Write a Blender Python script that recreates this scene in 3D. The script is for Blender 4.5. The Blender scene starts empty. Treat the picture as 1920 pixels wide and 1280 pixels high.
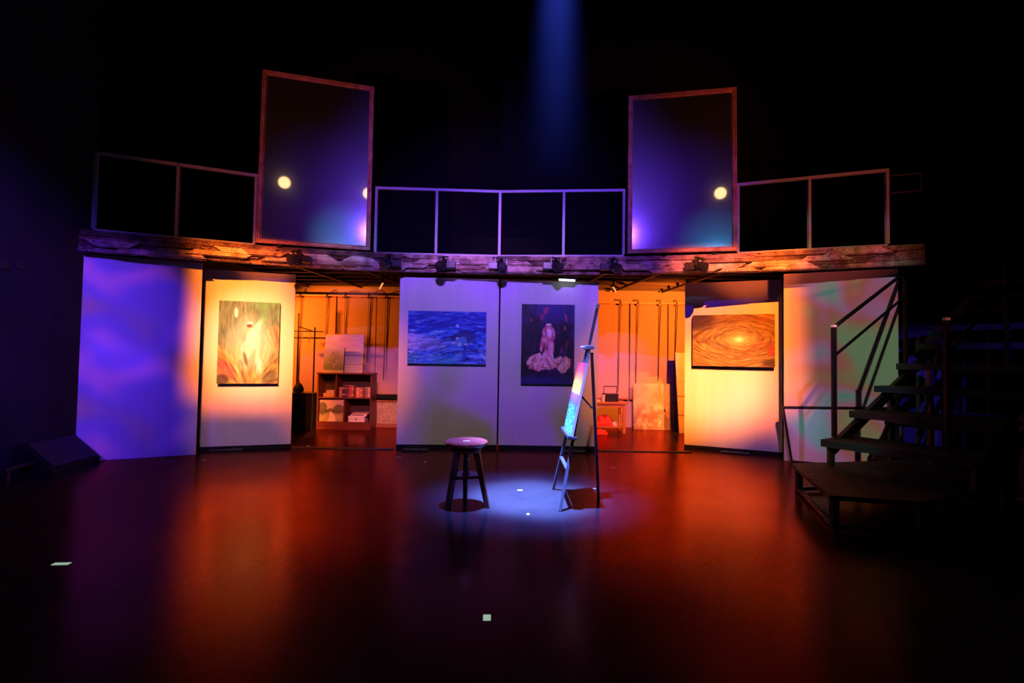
import bpy, math, random
import numpy as np
from mathutils import Vector, Matrix
random.seed(11)
SC = bpy.context.scene
COL = SC.collection
R = math.radians

# ------------------------------------------------------------------ camera
FPX, TH, RO, CZ = 930.0, math.atan(30/930), 0.016, 1.17
cam_d = bpy.data.cameras.new('camera')
cam_d.sensor_width = 36.0
cam_d.lens = FPX/1920*36
cam_d.clip_start = 0.05
cam = bpy.data.objects.new('camera', cam_d)
COL.objects.link(cam)
cam.matrix_world = Matrix.Translation((0, 0, CZ)) @ Matrix.Rotation(math.pi/2+TH, 4, 'X') @ Matrix.Rotation(RO, 4, 'Z')
SC.camera = cam
SC.view_settings.view_transform = 'Standard'
SC.view_settings.look = 'None'
SC.view_settings.exposure = 0.0
SC.view_settings.gamma = 1.0
SC.view_settings.use_curve_mapping = False
SC.cycles.max_bounces = 8
SC.cycles.diffuse_bounces = 3
SC.cycles.glossy_bounces = 4
SC.cycles.sample_clamp_indirect = 4.0
SC.cycles.caustics_reflective = False
SC.cycles.caustics_refractive = False

# survey helpers: sight lines of the measured photograph -> points in the hall
CAM = np.array([0, 0, CZ])
def ray(px, py):
    u, v = px-960, 640-py
    c, s = math.cos(RO), math.sin(RO)
    u, v = u*c-v*s, u*s+v*c
    d = np.array([u/FPX, 1.0, v/FPX]); ct, st = math.cos(TH), math.sin(TH)
    return np.array([d[0], d[1]*ct-d[2]*st, d[1]*st+d[2]*ct])
def fl(px, py, z=0.0):
    r = ray(px, py); return CAM+r*((z-CZ)/r[2])
def at(px, py, y):
    r = ray(px, py); return CAM+r*(y/r[1])
def onpl(px, py, a, b):
    n = np.array([b[1]-a[1], -(b[0]-a[0]), 0]); r = ray(px, py)
    return CAM+r*(n.dot(np.array([a[0], a[1], 0])-CAM)/n.dot(r))
def proj(p):
    d = np.array(p)-CAM; ct, st = math.cos(TH), math.sin(TH)
    x = d[0]; y = d[1]*ct+d[2]*st; z = -d[1]*st+d[2]*ct
    u, v = FPX*x/y, FPX*z/y; c, s = math.cos(RO), math.sin(RO)
    return 960+u*c+v*s, 640-(-u*s+v*c)

# ------------------------------------------------------------------ materials
def nodes(name):
    m = bpy.data.materials.new(name); m.use_nodes = True
    nt = m.node_tree; return m, nt, nt.nodes['Principled BSDF']
def mat(name, col, rough=.6, metal=0.0, spec=.5, bump=0.0, bscale=40.0, var=0.0, vscale=6.0, stretch=(1, 1, 1)):
    m, nt, b = nodes(name)
    b.inputs['Base Color'].default_value = (*col, 1)
    b.inputs['Roughness'].default_value = rough
    b.inputs['Metallic'].default_value = metal
    b.inputs['Specular IOR Level'].default_value = spec
    if bump or var:
        tc = nt.nodes.new('ShaderNodeTexCoord'); mp = nt.nodes.new('ShaderNodeMapping')
        mp.inputs['Scale'].default_value = stretch
        nt.links.new(tc.outputs['Object'], mp.inputs['Vector'])
    if var:
        n = nt.nodes.new('ShaderNodeTexNoise'); n.inputs['Scale'].default_value = vscale; n.inputs['Detail'].default_value = 5
        nt.links.new(mp.outputs[0], n.inputs['Vector'])
        r = nt.nodes.new('ShaderNodeValToRGB')
        r.color_ramp.elements[0].position = .3; r.color_ramp.elements[1].position = .7
        r.color_ramp.elements[0].color = (*[c*(1-var) for c in col], 1)
        r.color_ramp.elements[1].color = (*[min(1, c*(1+var)) for c in col], 1)
        nt.links.new(n.outputs['Fac'], r.inputs[0]); nt.links.new(r.outputs[0], b.inputs['Base Color'])
    if bump:
        n = nt.nodes.new('ShaderNodeTexNoise'); n.inputs['Scale'].default_value = bscale; n.inputs['Detail'].default_value = 3
        nt.links.new(mp.outputs[0], n.inputs['Vector'])
        bp = nt.nodes.new('ShaderNodeBump'); bp.inputs['Strength'].default_value = bump; bp.inputs['Distance'].default_value = .01
        nt.links.new(n.outputs['Fac'], bp.inputs['Height']); nt.links.new(bp.outputs[0], b.inputs['Normal'])
    return m
def emit(name, col, s):
    m = bpy.data.materials.new(name); m.use_nodes = True; nt = m.node_tree; nt.nodes.clear()
    e = nt.nodes.new('ShaderNodeEmission'); e.inputs[0].default_value = (*col, 1); e.inputs[1].default_value = s
    o = nt.nodes.new('ShaderNodeOutputMaterial'); nt.links.new(e.outputs[0], o.inputs[0]); return m

M = {}
M['flat'] = mat('flat_paint', (.70, .68, .66), .75, spec=.25, bump=.12, bscale=60, var=.04, vscale=2, stretch=(6, 6, .3))
M['black'] = mat('matt_black', (.012, .012, .013), .75, spec=.2)
M['blackwall'] = mat('black_wall', (.012, .012, .013), .9, spec=.05)
M['bluewall'] = mat('dark_side_wall', (.035, .035, .04), .85, spec=.1, var=.15, vscale=2)
M['satin'] = mat('satin_black', (.016, .016, .018), .35, spec=.5)
M['steel'] = mat('black_steel', (.02, .02, .022), .5, spec=.3)
M['lightsteel'] = mat('painted_rail_steel', (.32, .31, .32), .4, spec=.4)
M['joist'] = mat('joist_steel', (.09, .075, .065), .5, metal=.3)
M['canvasedge'] = mat('canvas_edge', (.03, .027, .03), .8)
M['plaster'] = mat('cream_plaster', (.55, .46, .34), .85, spec=.1, var=.06, vscale=4)
M['darkwood'] = mat('stool_wood', (.06, .022, .016), .3, spec=.6, var=.4, vscale=8, stretch=(6, 6, .6))
M['seatwood'] = mat('seat_wood', (.26, .05, .03), .22, spec=.6, var=.15, vscale=8, stretch=(1, 8, 1))
M['redwood'] = mat('case_wood', (.15, .036, .02), .4, var=.25, vscale=5, stretch=(1, 8, 8))
M['darkcase'] = mat('case_back', (.04, .018, .014), .6)
M['tablewood'] = mat('table_wood', (.42, .17, .07), .4, var=.25, vscale=6, stretch=(8, 1, 8))
M['easel'] = mat('easel_wood', (.045, .04, .05), .45, var=.2, vscale=10)
M['clamp'] = mat('easel_clamp_metal', (.6, .6, .65), .3, metal=.8)
M['white'] = mat('white_board', (.78, .78, .78), .55, spec=.3)
M['whitebox'] = mat('white_card', (.80, .76, .66), .6)
M['cup'] = mat('paper_cup', (.82, .80, .76), .5)
M['tape'] = mat('glow_tape', (.75, .9, .78), .6); _b = M['tape'].node_tree.nodes['Principled BSDF']; _b.inputs['Emission Color'].default_value = (.55, .85, .62, 1); _b.inputs['Emission Strength'].default_value = .5
M['tapew'] = mat('white_tape', (.9, .9, .85), .6)
M['redcloth'] = mat('red_cloth', (.75, .05, .04), .8, bump=.3, bscale=25)
M['creamcloth'] = mat('cream_cloth', (.8, .7, .55), .8)
M['rod'] = mat('pale_rod', (.75, .66, .5), .4)
M['cord'] = mat('dark_cord', (.05, .03, .02), .7)
M['hook'] = mat('hook_metal', (.12, .08, .05), .4, metal=.5)
M['wire'] = mat('hanger_wire', (.6, .55, .5), .3, metal=.7)
M['grill'] = mat('speaker_cloth', (.012, .012, .014), .6, bump=.4, bscale=200)
M['crate'] = mat('grey_crate', (.055, .055, .06), .7, var=.15, vscale=3)
M['socket'] = mat('socket_plate', (.02, .02, .02), .4)
M['capwhite'] = mat('white_end_cap', (.8, .95, .95), .5)
M['print_edge'] = mat('board_edge', (.55, .45, .33), .7)

# bamboo blind: fine horizontal slats
m, nt, b = nodes('bamboo_blind'); M['blind'] = m
tc = nt.nodes.new('ShaderNodeTexCoord'); w = nt.nodes.new('ShaderNodeTexWave')
w.bands_direction = 'Z'; w.inputs['Scale'].default_value = 14; w.inputs['Distortion'].default_value = .6; w.inputs['Detail'].default_value = 2
nt.links.new(tc.outputs['Object'], w.inputs['Vector'])
rp = nt.nodes.new('ShaderNodeValToRGB')
rp.color_ramp.elements[0].color = (.46, .32, .20, 1); rp.color_ramp.elements[1].color = (.60, .44, .30, 1)
nt.links.new(w.outputs['Fac'], rp.inputs[0]); nt.links.new(rp.outputs[0], b.inputs['Base Color'])
bp = nt.nodes.new('ShaderNodeBump'); bp.inputs['Strength'].default_value = .35; bp.inputs['Distance'].default_value = .01
nt.links.new(w.outputs['Fac'], bp.inputs['Height']); nt.links.new(bp.outputs[0], b.inputs['Normal'])
b.inputs['Roughness'].default_value = .6

# carved frame moulding
def carved(name, c0, c1, rough):
    m, nt, b = nodes(name)
    tc = nt.nodes.new('ShaderNodeTexCoord')
    v = nt.nodes.new('ShaderNodeTexVoronoi'); v.inputs['Scale'].default_value = 42
    n = nt.nodes.new('ShaderNodeTexNoise'); n.inputs['Scale'].default_value = 9; n.inputs['Detail'].default_value = 6
    nt.links.new(tc.outputs['Object'], v.inputs['Vector']); nt.links.new(tc.outputs['Object'], n.inputs['Vector'])
    r = nt.nodes.new('ShaderNodeValToRGB'); r.color_ramp.elements[0].position = .35; r.color_ramp.elements[1].position = .65
    r.color_ramp.elements[0].color = (*c0, 1); r.color_ramp.elements[1].color = (*c1, 1)
    nt.links.new(n.outputs['Fac'], r.inputs[0]); nt.links.new(r.outputs[0], b.inputs['Base Color'])
    bp = nt.nodes.new('ShaderNodeBump'); bp.inputs['Strength'].default_value = .7; bp.inputs['Distance'].default_value = .012
    nt.links.new(v.outputs['Distance'], bp.inputs['Height']); nt.links.new(bp.outputs[0], b.inputs['Normal'])
    b.inputs['Roughness'].default_value = rough; b.inputs['Metallic'].default_value = .1
    return m
MOULDS = [carved('moulding_mahogany', (.14, .07, .05), (.42, .26, .20), .33),
          carved('moulding_bronze', (.22, .14, .10), (.62, .46, .36), .3),
          carved('moulding_dark', (.05, .025, .02), (.22, .12, .09), .35),
          carved('moulding_gilt', (.35, .24, .17), (.80, .64, .50), .3)]
M['frame'] = carved('tall_frame_gilt', (.38, .17, .11), (.62, .32, .22), .35)

# dusty dark acrylic sheet of the tall frames
m, nt, b = nodes('dark_acrylic'); M['acrylic'] = m
nt.nodes.remove(b); out = nt.nodes['Material Output']
df = nt.nodes.new('ShaderNodeBsdfDiffuse'); df.inputs[0].default_value = (.012, .011, .012, 1)
g1 = nt.nodes.new('ShaderNodeBsdfGlossy'); g1.inputs['Color'].default_value = (.13, .13, .13, 1); g1.inputs['Roughness'].default_value = .03
g2 = nt.nodes.new('ShaderNodeBsdfGlossy'); g2.inputs['Color'].default_value = (.05, .05, .05, 1); g2.inputs['Roughness'].default_value = .42
g3 = nt.nodes.new('ShaderNodeBsdfGlossy'); g3.inputs['Color'].default_value = (.03, .03, .03, 1); g3.inputs['Roughness'].default_value = .13; a3 = nt.nodes.new('ShaderNodeAddShader')
a1 = nt.nodes.new('ShaderNodeAddShader'); a2 = nt.nodes.new('ShaderNodeAddShader')
nt.links.new(df.outputs[0], a1.inputs[0]); nt.links.new(g1.outputs[0], a1.inputs[1])
nt.links.new(a1.outputs[0], a2.inputs[0]); nt.links.new(g2.outputs[0], a2.inputs[1]); nt.links.new(a2.outputs[0], a3.inputs[0]); nt.links.new(g3.outputs[0], a3.inputs[1]); nt.links.new(a3.outputs[0], out.inputs[0])

# stage floor: dark, scuffed, semi-gloss
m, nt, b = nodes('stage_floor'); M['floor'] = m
tc = nt.nodes.new('ShaderNodeTexCoord')
n1 = nt.nodes.new('ShaderNodeTexNoise'); n1.inputs['Scale'].default_value = 1.6; n1.inputs['Detail'].default_value = 8; n1.inputs['Roughness'].default_value = .5
n2 = nt.nodes.new('ShaderNodeTexNoise'); n2.inputs['Scale'].default_value = 30; n2.inputs['Detail'].default_value = 6
for n in (n1, n2): nt.links.new(tc.outputs['Object'], n.inputs['Vector'])
r = nt.nodes.new('ShaderNodeValToRGB'); r.color_ramp.elements[0].position = .35; r.color_ramp.elements[1].position = .72
r.color_ramp.elements[0].color = (.016, .015, .015, 1); r.color_ramp.elements[1].color = (.034, .032, .031, 1)
mx = nt.nodes.new('ShaderNodeMath'); mx.operation = 'MULTIPLY_ADD'; mx.inputs[1].default_value = .78; mx.inputs[2].default_value = .0
ad = nt.nodes.new('ShaderNodeMath'); ad.operation = 'MULTIPLY_ADD'; ad.inputs[1].default_value = .22
nt.links.new(n1.outputs['Fac'], mx.inputs[0]); nt.links.new(n2.outputs['Fac'], ad.inputs[0]); nt.links.new(mx.outputs[0], ad.inputs[2])
nt.links.new(ad.outputs[0], r.inputs[0]); nt.links.new(r.outputs[0], b.inputs['Base Color'])
mr = nt.nodes.new('ShaderNodeMapRange'); mr.inputs['From Min'].default_value = .3; mr.inputs['From Max'].default_value = .7
mr.inputs['To Min'].default_value = .18; mr.inputs['To Max'].default_value = .26
nt.links.new(n1.outputs['Fac'], mr.inputs[0]); nt.links.new(mr.outputs[0], b.inputs['Roughness'])
bp = nt.nodes.new('ShaderNodeBump'); bp.inputs['Strength'].default_value = .04; bp.inputs['Distance'].default_value = .02
nt.links.new(n1.outputs['Fac'], bp.inputs['Height']); nt.links.new(bp.outputs[0], b.inputs['Normal'])
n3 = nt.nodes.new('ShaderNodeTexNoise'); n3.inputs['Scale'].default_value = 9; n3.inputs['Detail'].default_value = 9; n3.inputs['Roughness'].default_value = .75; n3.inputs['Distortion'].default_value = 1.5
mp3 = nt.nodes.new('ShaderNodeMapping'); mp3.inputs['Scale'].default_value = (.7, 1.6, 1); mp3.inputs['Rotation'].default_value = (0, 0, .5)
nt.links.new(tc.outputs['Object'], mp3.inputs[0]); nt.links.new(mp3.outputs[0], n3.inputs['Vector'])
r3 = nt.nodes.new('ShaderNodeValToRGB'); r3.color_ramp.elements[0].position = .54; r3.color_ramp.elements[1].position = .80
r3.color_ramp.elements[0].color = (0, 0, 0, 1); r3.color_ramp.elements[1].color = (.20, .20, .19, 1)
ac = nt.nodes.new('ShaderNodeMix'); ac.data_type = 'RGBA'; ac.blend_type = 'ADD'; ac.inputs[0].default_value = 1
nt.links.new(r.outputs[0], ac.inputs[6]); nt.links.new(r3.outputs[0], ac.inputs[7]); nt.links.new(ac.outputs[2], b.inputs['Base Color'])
nt.links.remove(b.inputs['Roughness'].links[0])
b.inputs['Roughness'].default_value = .9; b.inputs['Specular IOR Level'].default_value = 0
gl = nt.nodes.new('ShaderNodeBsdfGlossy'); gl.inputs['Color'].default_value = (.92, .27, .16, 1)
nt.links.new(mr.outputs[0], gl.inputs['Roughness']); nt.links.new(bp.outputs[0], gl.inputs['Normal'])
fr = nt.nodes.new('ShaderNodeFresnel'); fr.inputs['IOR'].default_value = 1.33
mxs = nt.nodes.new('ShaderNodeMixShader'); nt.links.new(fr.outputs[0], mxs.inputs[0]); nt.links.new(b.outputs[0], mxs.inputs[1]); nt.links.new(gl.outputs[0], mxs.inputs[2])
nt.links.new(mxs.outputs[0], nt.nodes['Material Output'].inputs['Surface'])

# oil paint taken from the colour layer of the canvas mesh
def attr_mat(name, rough, bump):
    m, nt, b = nodes(name)
    a = nt.nodes.new('ShaderNodeAttribute'); a.attribute_name = 'Col'
    nt.links.new(a.outputs['Color'], b.inputs['Base Color'])
    b.inputs['Roughness'].default_value = rough; b.inputs['Specular IOR Level'].default_value = .3
    return m
M['oil'] = attr_mat('oil_paint', .5, .2)
M['print'] = attr_mat('printed_board', .65, 0)

# ------------------------------------------------------------------ mesh builder
class MB:
    def __init__(s): s.v = []; s.f = []
    def add(s, vs, fs):
        k = len(s.v); s.v += [tuple(map(float, p)) for p in vs]; s.f += [tuple(i+k for i in f) for f in fs]; return s
    def box(s, x0, x1, y0, y1, z0, z1, T=None):
        vs = [(x, y, z) for z in (z0, z1) for y in (y0, y1) for x in (x0, x1)]
        if T is not None: vs = [tuple(T @ Vector(p)) for p in vs]
        return s.add(vs, [(0, 2, 3, 1), (4, 5, 7, 6), (0, 1, 5, 4), (1, 3, 7, 5), (3, 2, 6, 7), (2, 0, 4, 6)])
    def bar(s, a, b, w, h=None, up=(0, 0, 1), w2=None, h2=None):
        h = h or w; w2 = w2 or w; h2 = h2 or h
        a, b = Vector(a), Vector(b); d = (b-a).normalized(); up = Vector(up)
        if abs(d.dot(up)) > .97: up = Vector((0, 1, 0))
        x = d.cross(up).normalized(); y = x.cross(d)
        vs = [a+x*i*w/2+y*j*h/2 for i, j in ((-1, -1), (1, -1), (1, 1), (-1, 1))]+[b+x*i*w2/2+y*j*h2/2 for i, j in ((-1, -1), (1, -1), (1, 1), (-1, 1))]
        return s.add(vs, [(3, 2, 1, 0), (4, 5, 6, 7), (0, 1, 5, 4), (1, 2, 6, 5), (2, 3, 7, 6), (3, 0, 4, 7)])
    def tube(s, pts, r, n=10, r2=None):
        pts = [Vector(p) for p in pts]; rings = []
        r2 = r if r2 is None else r2
        for i, p in enumerate(pts):
            d = (pts[min(i+1, len(pts)-1)]-pts[max(i-1, 0)]).normalized()
            up = Vector((0, 0, 1)) if abs(d.z) < .95 else Vector((0, 1, 0))
            x = d.cross(up).normalized(); y = x.cross(d)
            rr = r+(r2-r)*i/max(1, len(pts)-1)
            rings.append([p+x*math.cos(t*2*math.pi/n)*rr+y*math.sin(t*2*math.pi/n)*rr for t in range(n)])
        vs = [p for g in rings for p in g]; fs = []
        for i in range(len(pts)-1):
            for t in range(n):
                q = (t+1) % n; fs.append((i*n+t, i*n+q, (i+1)*n+q, (i+1)*n+t))
        fs.append(tuple(range(n))[::-1]); fs.append(tuple((len(pts)-1)*n+t for t in range(n)))
        return s.add(vs, fs)
    def lathe(s, prof, n=32, T=None):
        vs = []; fs = []
        for r, z in prof:
            for t in range(n):
                p = Vector((r*math.cos(t*2*math.pi/n), r*math.sin(t*2*math.pi/n), z)); vs.append(T @ p if T is not None else p)
        for i in range(len(prof)-1):
            for t in range(n):
                q = (t+1) % n; fs.append((i*n+t, i*n+q, (i+1)*n+q, (i+1)*n+t))
        fs.append(tuple(range(n))[::-1]); fs.append(tuple((len(prof)-1)*n+t for t in range(n)))
        return s.add(vs, fs)
    def prism(s, poly, ext):
        "closed polygon of 3-d points swept by a vector"
        n = len(poly); e = Vector(ext); vs = [Vector(p) for p in poly]; vs += [p+e for p in vs]
        return s.add(vs, [tuple(range(n)), tuple(range(2*n-1, n-1, -1))]+[(i, i+n, (i+1) % n+n, (i+1) % n) for i in range(n)])
    def build(s, name, m, parent=None, bevel=0.0, smooth=False, base=None):
        off = Vector((0, 0, 0))
        if parent is not None:
            p = parent
            while p is not None: off += p.location; p = p.parent
        elif base is None:
            xs, ys, zs = zip(*s.v); off = Vector(((min(xs)+max(xs))/2, (min(ys)+max(ys))/2, min(zs)))
        else: off = Vector(base)
        me = bpy.data.meshes.new(name)
        me.from_pydata([(x-off.x, y-off.y, z-off.z) for x, y, z in s.v], [], s.f)
        import bmesh
        bm = bmesh.new(); bm.from_mesh(me); bmesh.ops.recalc_face_normals(bm, faces=bm.faces)
        if bevel:
            bmesh.ops.bevel(bm, geom=list(bm.edges), offset=bevel, segments=2, affect='EDGES', profile=.5, clamp_overlap=True)
        bm.to_mesh(me); bm.free()
        me.materials.append(m if not isinstance(m, str) else M[m])
        if smooth:
            for p in me.polygons: p.use_smooth = True
            me.set_sharp_from_angle(angle=R(40))
        o = bpy.data.objects.new(name, me); COL.objects.link(o)
        if parent is not None: o.parent = parent
        else: o.location = off
        return o
def tag(o, label, cat, group=None):
    o['label'] = label; o['category'] = cat
    if group: o['group'] = group
    return o
def thing(name, loc, label, cat, group=None):
    o = bpy.data.objects.new(name, None); o.empty_display_size = .1; COL.objects.link(o); o.location = Vector([float(c) for c in loc])
    return tag(o, label, cat, group)
def struct(o): o['kind'] = 'structure'; return o
def copy_tree(o, parent=None):
    c = o.copy(); COL.objects.link(c); c.parent = parent
    for ch in list(o.children): copy_tree(ch, c)
    return c

# ------------------------------------------------------------------ room
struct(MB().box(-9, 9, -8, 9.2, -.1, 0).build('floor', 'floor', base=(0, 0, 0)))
struct(MB().box(-9, 9, -8, 9.2, 8.8, 8.9).build('ceiling', 'blackwall', base=(0, 0, 8.8)))
struct(MB().box(-9, 9, 8.6, 8.7, 2.42, 8.8).build('wall_back', 'blackwall', base=(0, 8.6, 2.42)))
struct(MB().box(-5.2, 5.4, 8.6, 8.7, 0, 2.42).build('wall_rear', 'plaster', base=(0, 8.6, 0)))
struct(MB().box(-4.95, -4.75, -8, 5.6, 0, 8.8).build('wall_left', 'bluewall', base=(-4.75, 0, 0)))
struct(MB().box(8.0, 8.1, -8, 9.2, 0, 8.8).build('wall_right', 'blackwall', base=(8, 0, 0)))
struct(MB().box(-9, 9, -8.1, -8, 0, 8.8).build('wall_front', 'blackwall', base=(0, -8, 0)))

# ------------------------------------------------------------------ fascia line and gallery
PL = [(-4.56, 5.18), (-3.05, 5.82), (-1.77, 6.18), (-.17, 6.25), (1.39, 6.12), (2.68, 5.86), (4.36, 5.23)]
ZB, ZT = 2.22, 2.443
SEG = [math.dist(PL[i], PL[i+1]) for i in range(len(PL)-1)]
LEN = sum(SEG)
def along(s):
    s = min(max(s, 0), LEN)
    for i, l in enumerate(SEG):
        if s <= l+1e-9 or i == len(SEG)-1:
            t = s/l; a, b = PL[i], PL[i+1]
            return Vector((a[0]+(b[0]-a[0])*t, a[1]+(b[1]-a[1])*t, 0)), Vector((b[0]-a[0], b[1]-a[1], 0)).normalized()
        s -= l
def s_at(px, z=ZT):
    lo, hi = 0, LEN
    for _ in range(40):
        mid = (lo+hi)/2; p, _d = along(mid)
        if proj((p.x, p.y, z))[0] < px: lo = mid
        else: hi = mid
    return lo
def out(d): return Vector((d.y, -d.x, 0))       # towards the audience

fascia = thing('gallery_fascia', (-.17, 6.25, ZB), 'long ledge front of stacked carved picture frame mouldings under the gallery rail', 'ledge')
mb = MB()
for i in range(len(PL)-1):
    a, b = Vector((*PL[i], 0)), Vector((*PL[i+1], 0)); d = (b-a).normalized(); n = out(d)
    mb.add([a+Vector((0, 0, ZB)), b+Vector((0, 0, ZB)), b+Vector((0, 0, ZT)), a+Vector((0, 0, ZT)),
            a-n*.03+Vector((0, 0, ZB)), b-n*.03+Vector((0, 0, ZB)), b-n*.03+Vector((0, 0, ZT)), a-n*.03+Vector((0, 0, ZT))],
           [(0, 1, 2, 3), (7, 6, 5, 4), (0, 4, 5, 1), (3, 2, 6, 7), (0, 3, 7, 4), (1, 5, 6, 2)])
mb.build('backing_board', 'black', fascia)
rnd = random.Random(5)
def strip(s0, s1, z0, h, dp, back, k0, k1, m_):
    p0, d0 = along(s0); p1, d1 = along(s1); d = (p1-p0).normalized(); n = out(d)
    prof = [(0, 0), (.55, 0), (.62, .06), (1, .16), (1, .30), (.62, .36), (.50, .40), (.66, .52), (.66, .62), (.40, .70), (.34, .74), (.46, .82), (.46, .94), (.2, 1), (0, 1)]
    vs = []
    for pp, k in ((p0, k0), (p1, k1)):
        for o_, zz in prof: vs.append(pp+d*(k*h*(zz-.5)*1.5)+n*(back+o_*dp)+Vector((0, 0, z0+zz*h)))
    c = len(prof)
    q = MB(); q.add(vs, [tuple(range(c)), tuple(range(2*c-1, c-1, -1))]+[(i, i+c, (i+1) % c+c, (i+1) % c) for i in range(c)]); q.build('moulding_strip', m_, fascia)
NROW = 4; rh = (ZT-ZB)/NROW
for row in range(NROW):
    s = -.02-rnd.random()*.3
    while s < LEN-.08:
        L = rnd.choice((.45, .6, .75, .9, 1.1)); s0, s1 = max(0, s), min(LEN, s+L)
        h = rh*rnd.uniform(1.0, 1.35); z0 = max(ZB-.012, min(ZB+row*rh-(h-rh)*rnd.random(), ZT-h+.008))
        k0, k1 = rnd.choice((-1, 0, 1)), rnd.choice((-1, 0, 1))
        strip(s0, s1, z0, h, rnd.uniform(.025, .05), .001, 0 if s0 == 0 else k0, 0 if s1 >= LEN else k1, MOULDS[rnd.choice((0, 0, 1, 2, 2))])
        s += L*rnd.uniform(.96, 1.02)
for i in range(30):                                     # shorter mitred offcuts fixed over the first layer
    s0 = .1+i*(LEN-.7)/30+rnd.uniform(-.06, .06); L = rnd.uniform(.3, .62); h = rnd.uniform(.05, .085)
    z0 = ZB+rnd.choice((.0, .04, .085, .13))+rnd.uniform(-.008, .01); z0 = min(z0, ZT-h)
    k = rnd.choice((1, -1)); strip(s0, min(LEN, s0+L), z0, h, rnd.uniform(.03, .05), .045, k, rnd.choice((-k, -k, k)), MOULDS[rnd.choice((1, 1, 3, 3, 0))])

deck = thing('gallery_platform', (0, 7.3, 2.3), 'dark steel gallery floor behind the ledge over the two alcoves', 'platform')
q = MB(); pts = [Vector((x, y+.05, 2.40)) for x, y in PL]+[Vector((4.9, 8.58, 2.40)), Vector((-5.0, 8.58, 2.40))]
q.prism(pts, (0, 0, .04)).build('deck', 'black', deck)
for y in (6.45, 6.8, 7.15, 7.5, 7.85, 8.2, 8.5):
    MB().bar((-3.9, y, 2.375), (4.2, y, 2.375), .035, .045).build('joist', 'joist', deck)
for x, dx in ((-3.7, .3), (-2.9, .5), (-2.1, .55), (1.3, -.5), (2.0, -.45), (2.75, -.3)):
    MB().bar((x, 6.35, 2.335), (x+dx*.6, 8.5, 2.335), .03, .03).build('cross_joist', 'joist', deck)

# guard railings
def railing(pxs, label, zt=3.28):
    ps = []
    for px in pxs:
        p, d = along(s_at(px)); ps.append(p-out(d)*.02)
    c = sum(ps, Vector())/len(ps)
    r = thing('guard_railing', (c.x, c.y, ZT), label, 'railing', 'gallery guard railings')
    t = MB(); bt = MB()
    for i in range(len(ps)-1):
        a, b = ps[i], ps[i+1]; e = (b-a).normalized()*.016
        t.bar((a.x-e.x, a.y-e.y, zt), (b.x+e.x, b.y+e.y, zt), .034, .034)
        bt.bar((a.x, a.y, ZT+.012), (b.x, b.y, ZT+.012), .03, .024)
    t.build('top_rail', 'lightsteel', r); bt.build('bottom_rail', 'lightsteel', r)
    for p in ps: MB().bar((p.x, p.y, ZT+.024), (p.x, p.y, zt-.017), .032, .032).build('post', 'lightsteel', r)
    return r
railing((174, 330, 477), 'left gallery guard railing of pale square tube, two bays, beside the left tall frame')
railing((703, 817, 936, 1056, 1169), 'centre gallery guard railing of four bays between the two tall frames')
rr = railing((1384, 1518, 1665), 'right gallery guard railing of pale square tube, two bays, above the staircase side')
p, d = along(s_at(1665)); 
for z in (3.02, 3.21): MB().tube([(p.x+.02, p.y, z), (p.x+.30, p.y-.08, z+.01)], .012).build('side_bar', 'steel', rr)
MB().tube([(p.x+.30, p.y-.08, 3.01), (p.x+.30, p.y-.08, 3.23)], .012).build('side_bar', 'steel', rr)

# tall frames
def tall_frame(pa, pb, ztop, label):
    a, da = along(s_at(pa)); b, db = along(s_at(pb)); d = (b-a).normalized(); n = out(d)
    a = a+n*.03; b = b+n*.03; z0 = ZT+.025; W = (b-a).length; H = ztop-z0; fw = .055
    c = (a+b)/2
    r = thing('tall_picture_frame', (c.x, c.y, z0), label, 'picture frame', 'tall frames standing on the gallery')
    lean = math.tan(R(1.6))
    def P(u, v, o): return a+d*u+Vector((0, 0, z0+v))+n*(o-lean*v)
    prof = [(0, 0), (0, .045), (.012, .052), (.022, .040), (.035, .046), (fw, .024), (fw, 0)]
    cs = [((0, 0), (W, 0), (1, 1), (-1, 1)), ((W, 0), (W, H), (-1, 1), (-1, -1)), ((W, H), (0, H), (-1, -1), (1, -1)), ((0, H), (0, 0), (1, -1), (1, 1))]
    for s0, s1, i0, i1 in cs:
        vs = [P(s0[0]+i0[0]*k, s0[1]+i0[1]*k, o) for k, o in prof]+[P(s1[0]+i1[0]*k, s1[1]+i1[1]*k, o) for k, o in prof]
        m_ = len(prof)
        q = MB(); q.add(vs, [tuple(range(m_)), tuple(range(2*m_-1, m_-1, -1))]+[(i, i+m_, (i+1) % m_+m_, (i+1) % m_) for i in range(m_)])
        q.build('frame_side', 'frame', r)
    q = MB(); k = fw-.012
    q.prism([P(k, k, .004), P(W-k, k, .004), P(W-k, H-k, .004), P(k, H-k, .004)], n*.012).build('acrylic_sheet', 'acrylic', r)
    # two feet behind, standing on the deck edge
    for u in (.25, W-.25):
        f = P(u, 0, 0); MB().box(f.x-.03, f.x+.03, f.y-.02, f.y+.02, ZT-.002, z0+.002).build('foot_block', 'black', r)
    return P, n, W, H
FL = tall_frame(482, 694, 4.56, 'left tall carved frame with dark glossy sheet reflecting two warm lamps')
FR = tall_frame(1176, 1380, 4.46, 'right tall carved frame with dark glossy sheet reflecting one warm lamp')

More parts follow.
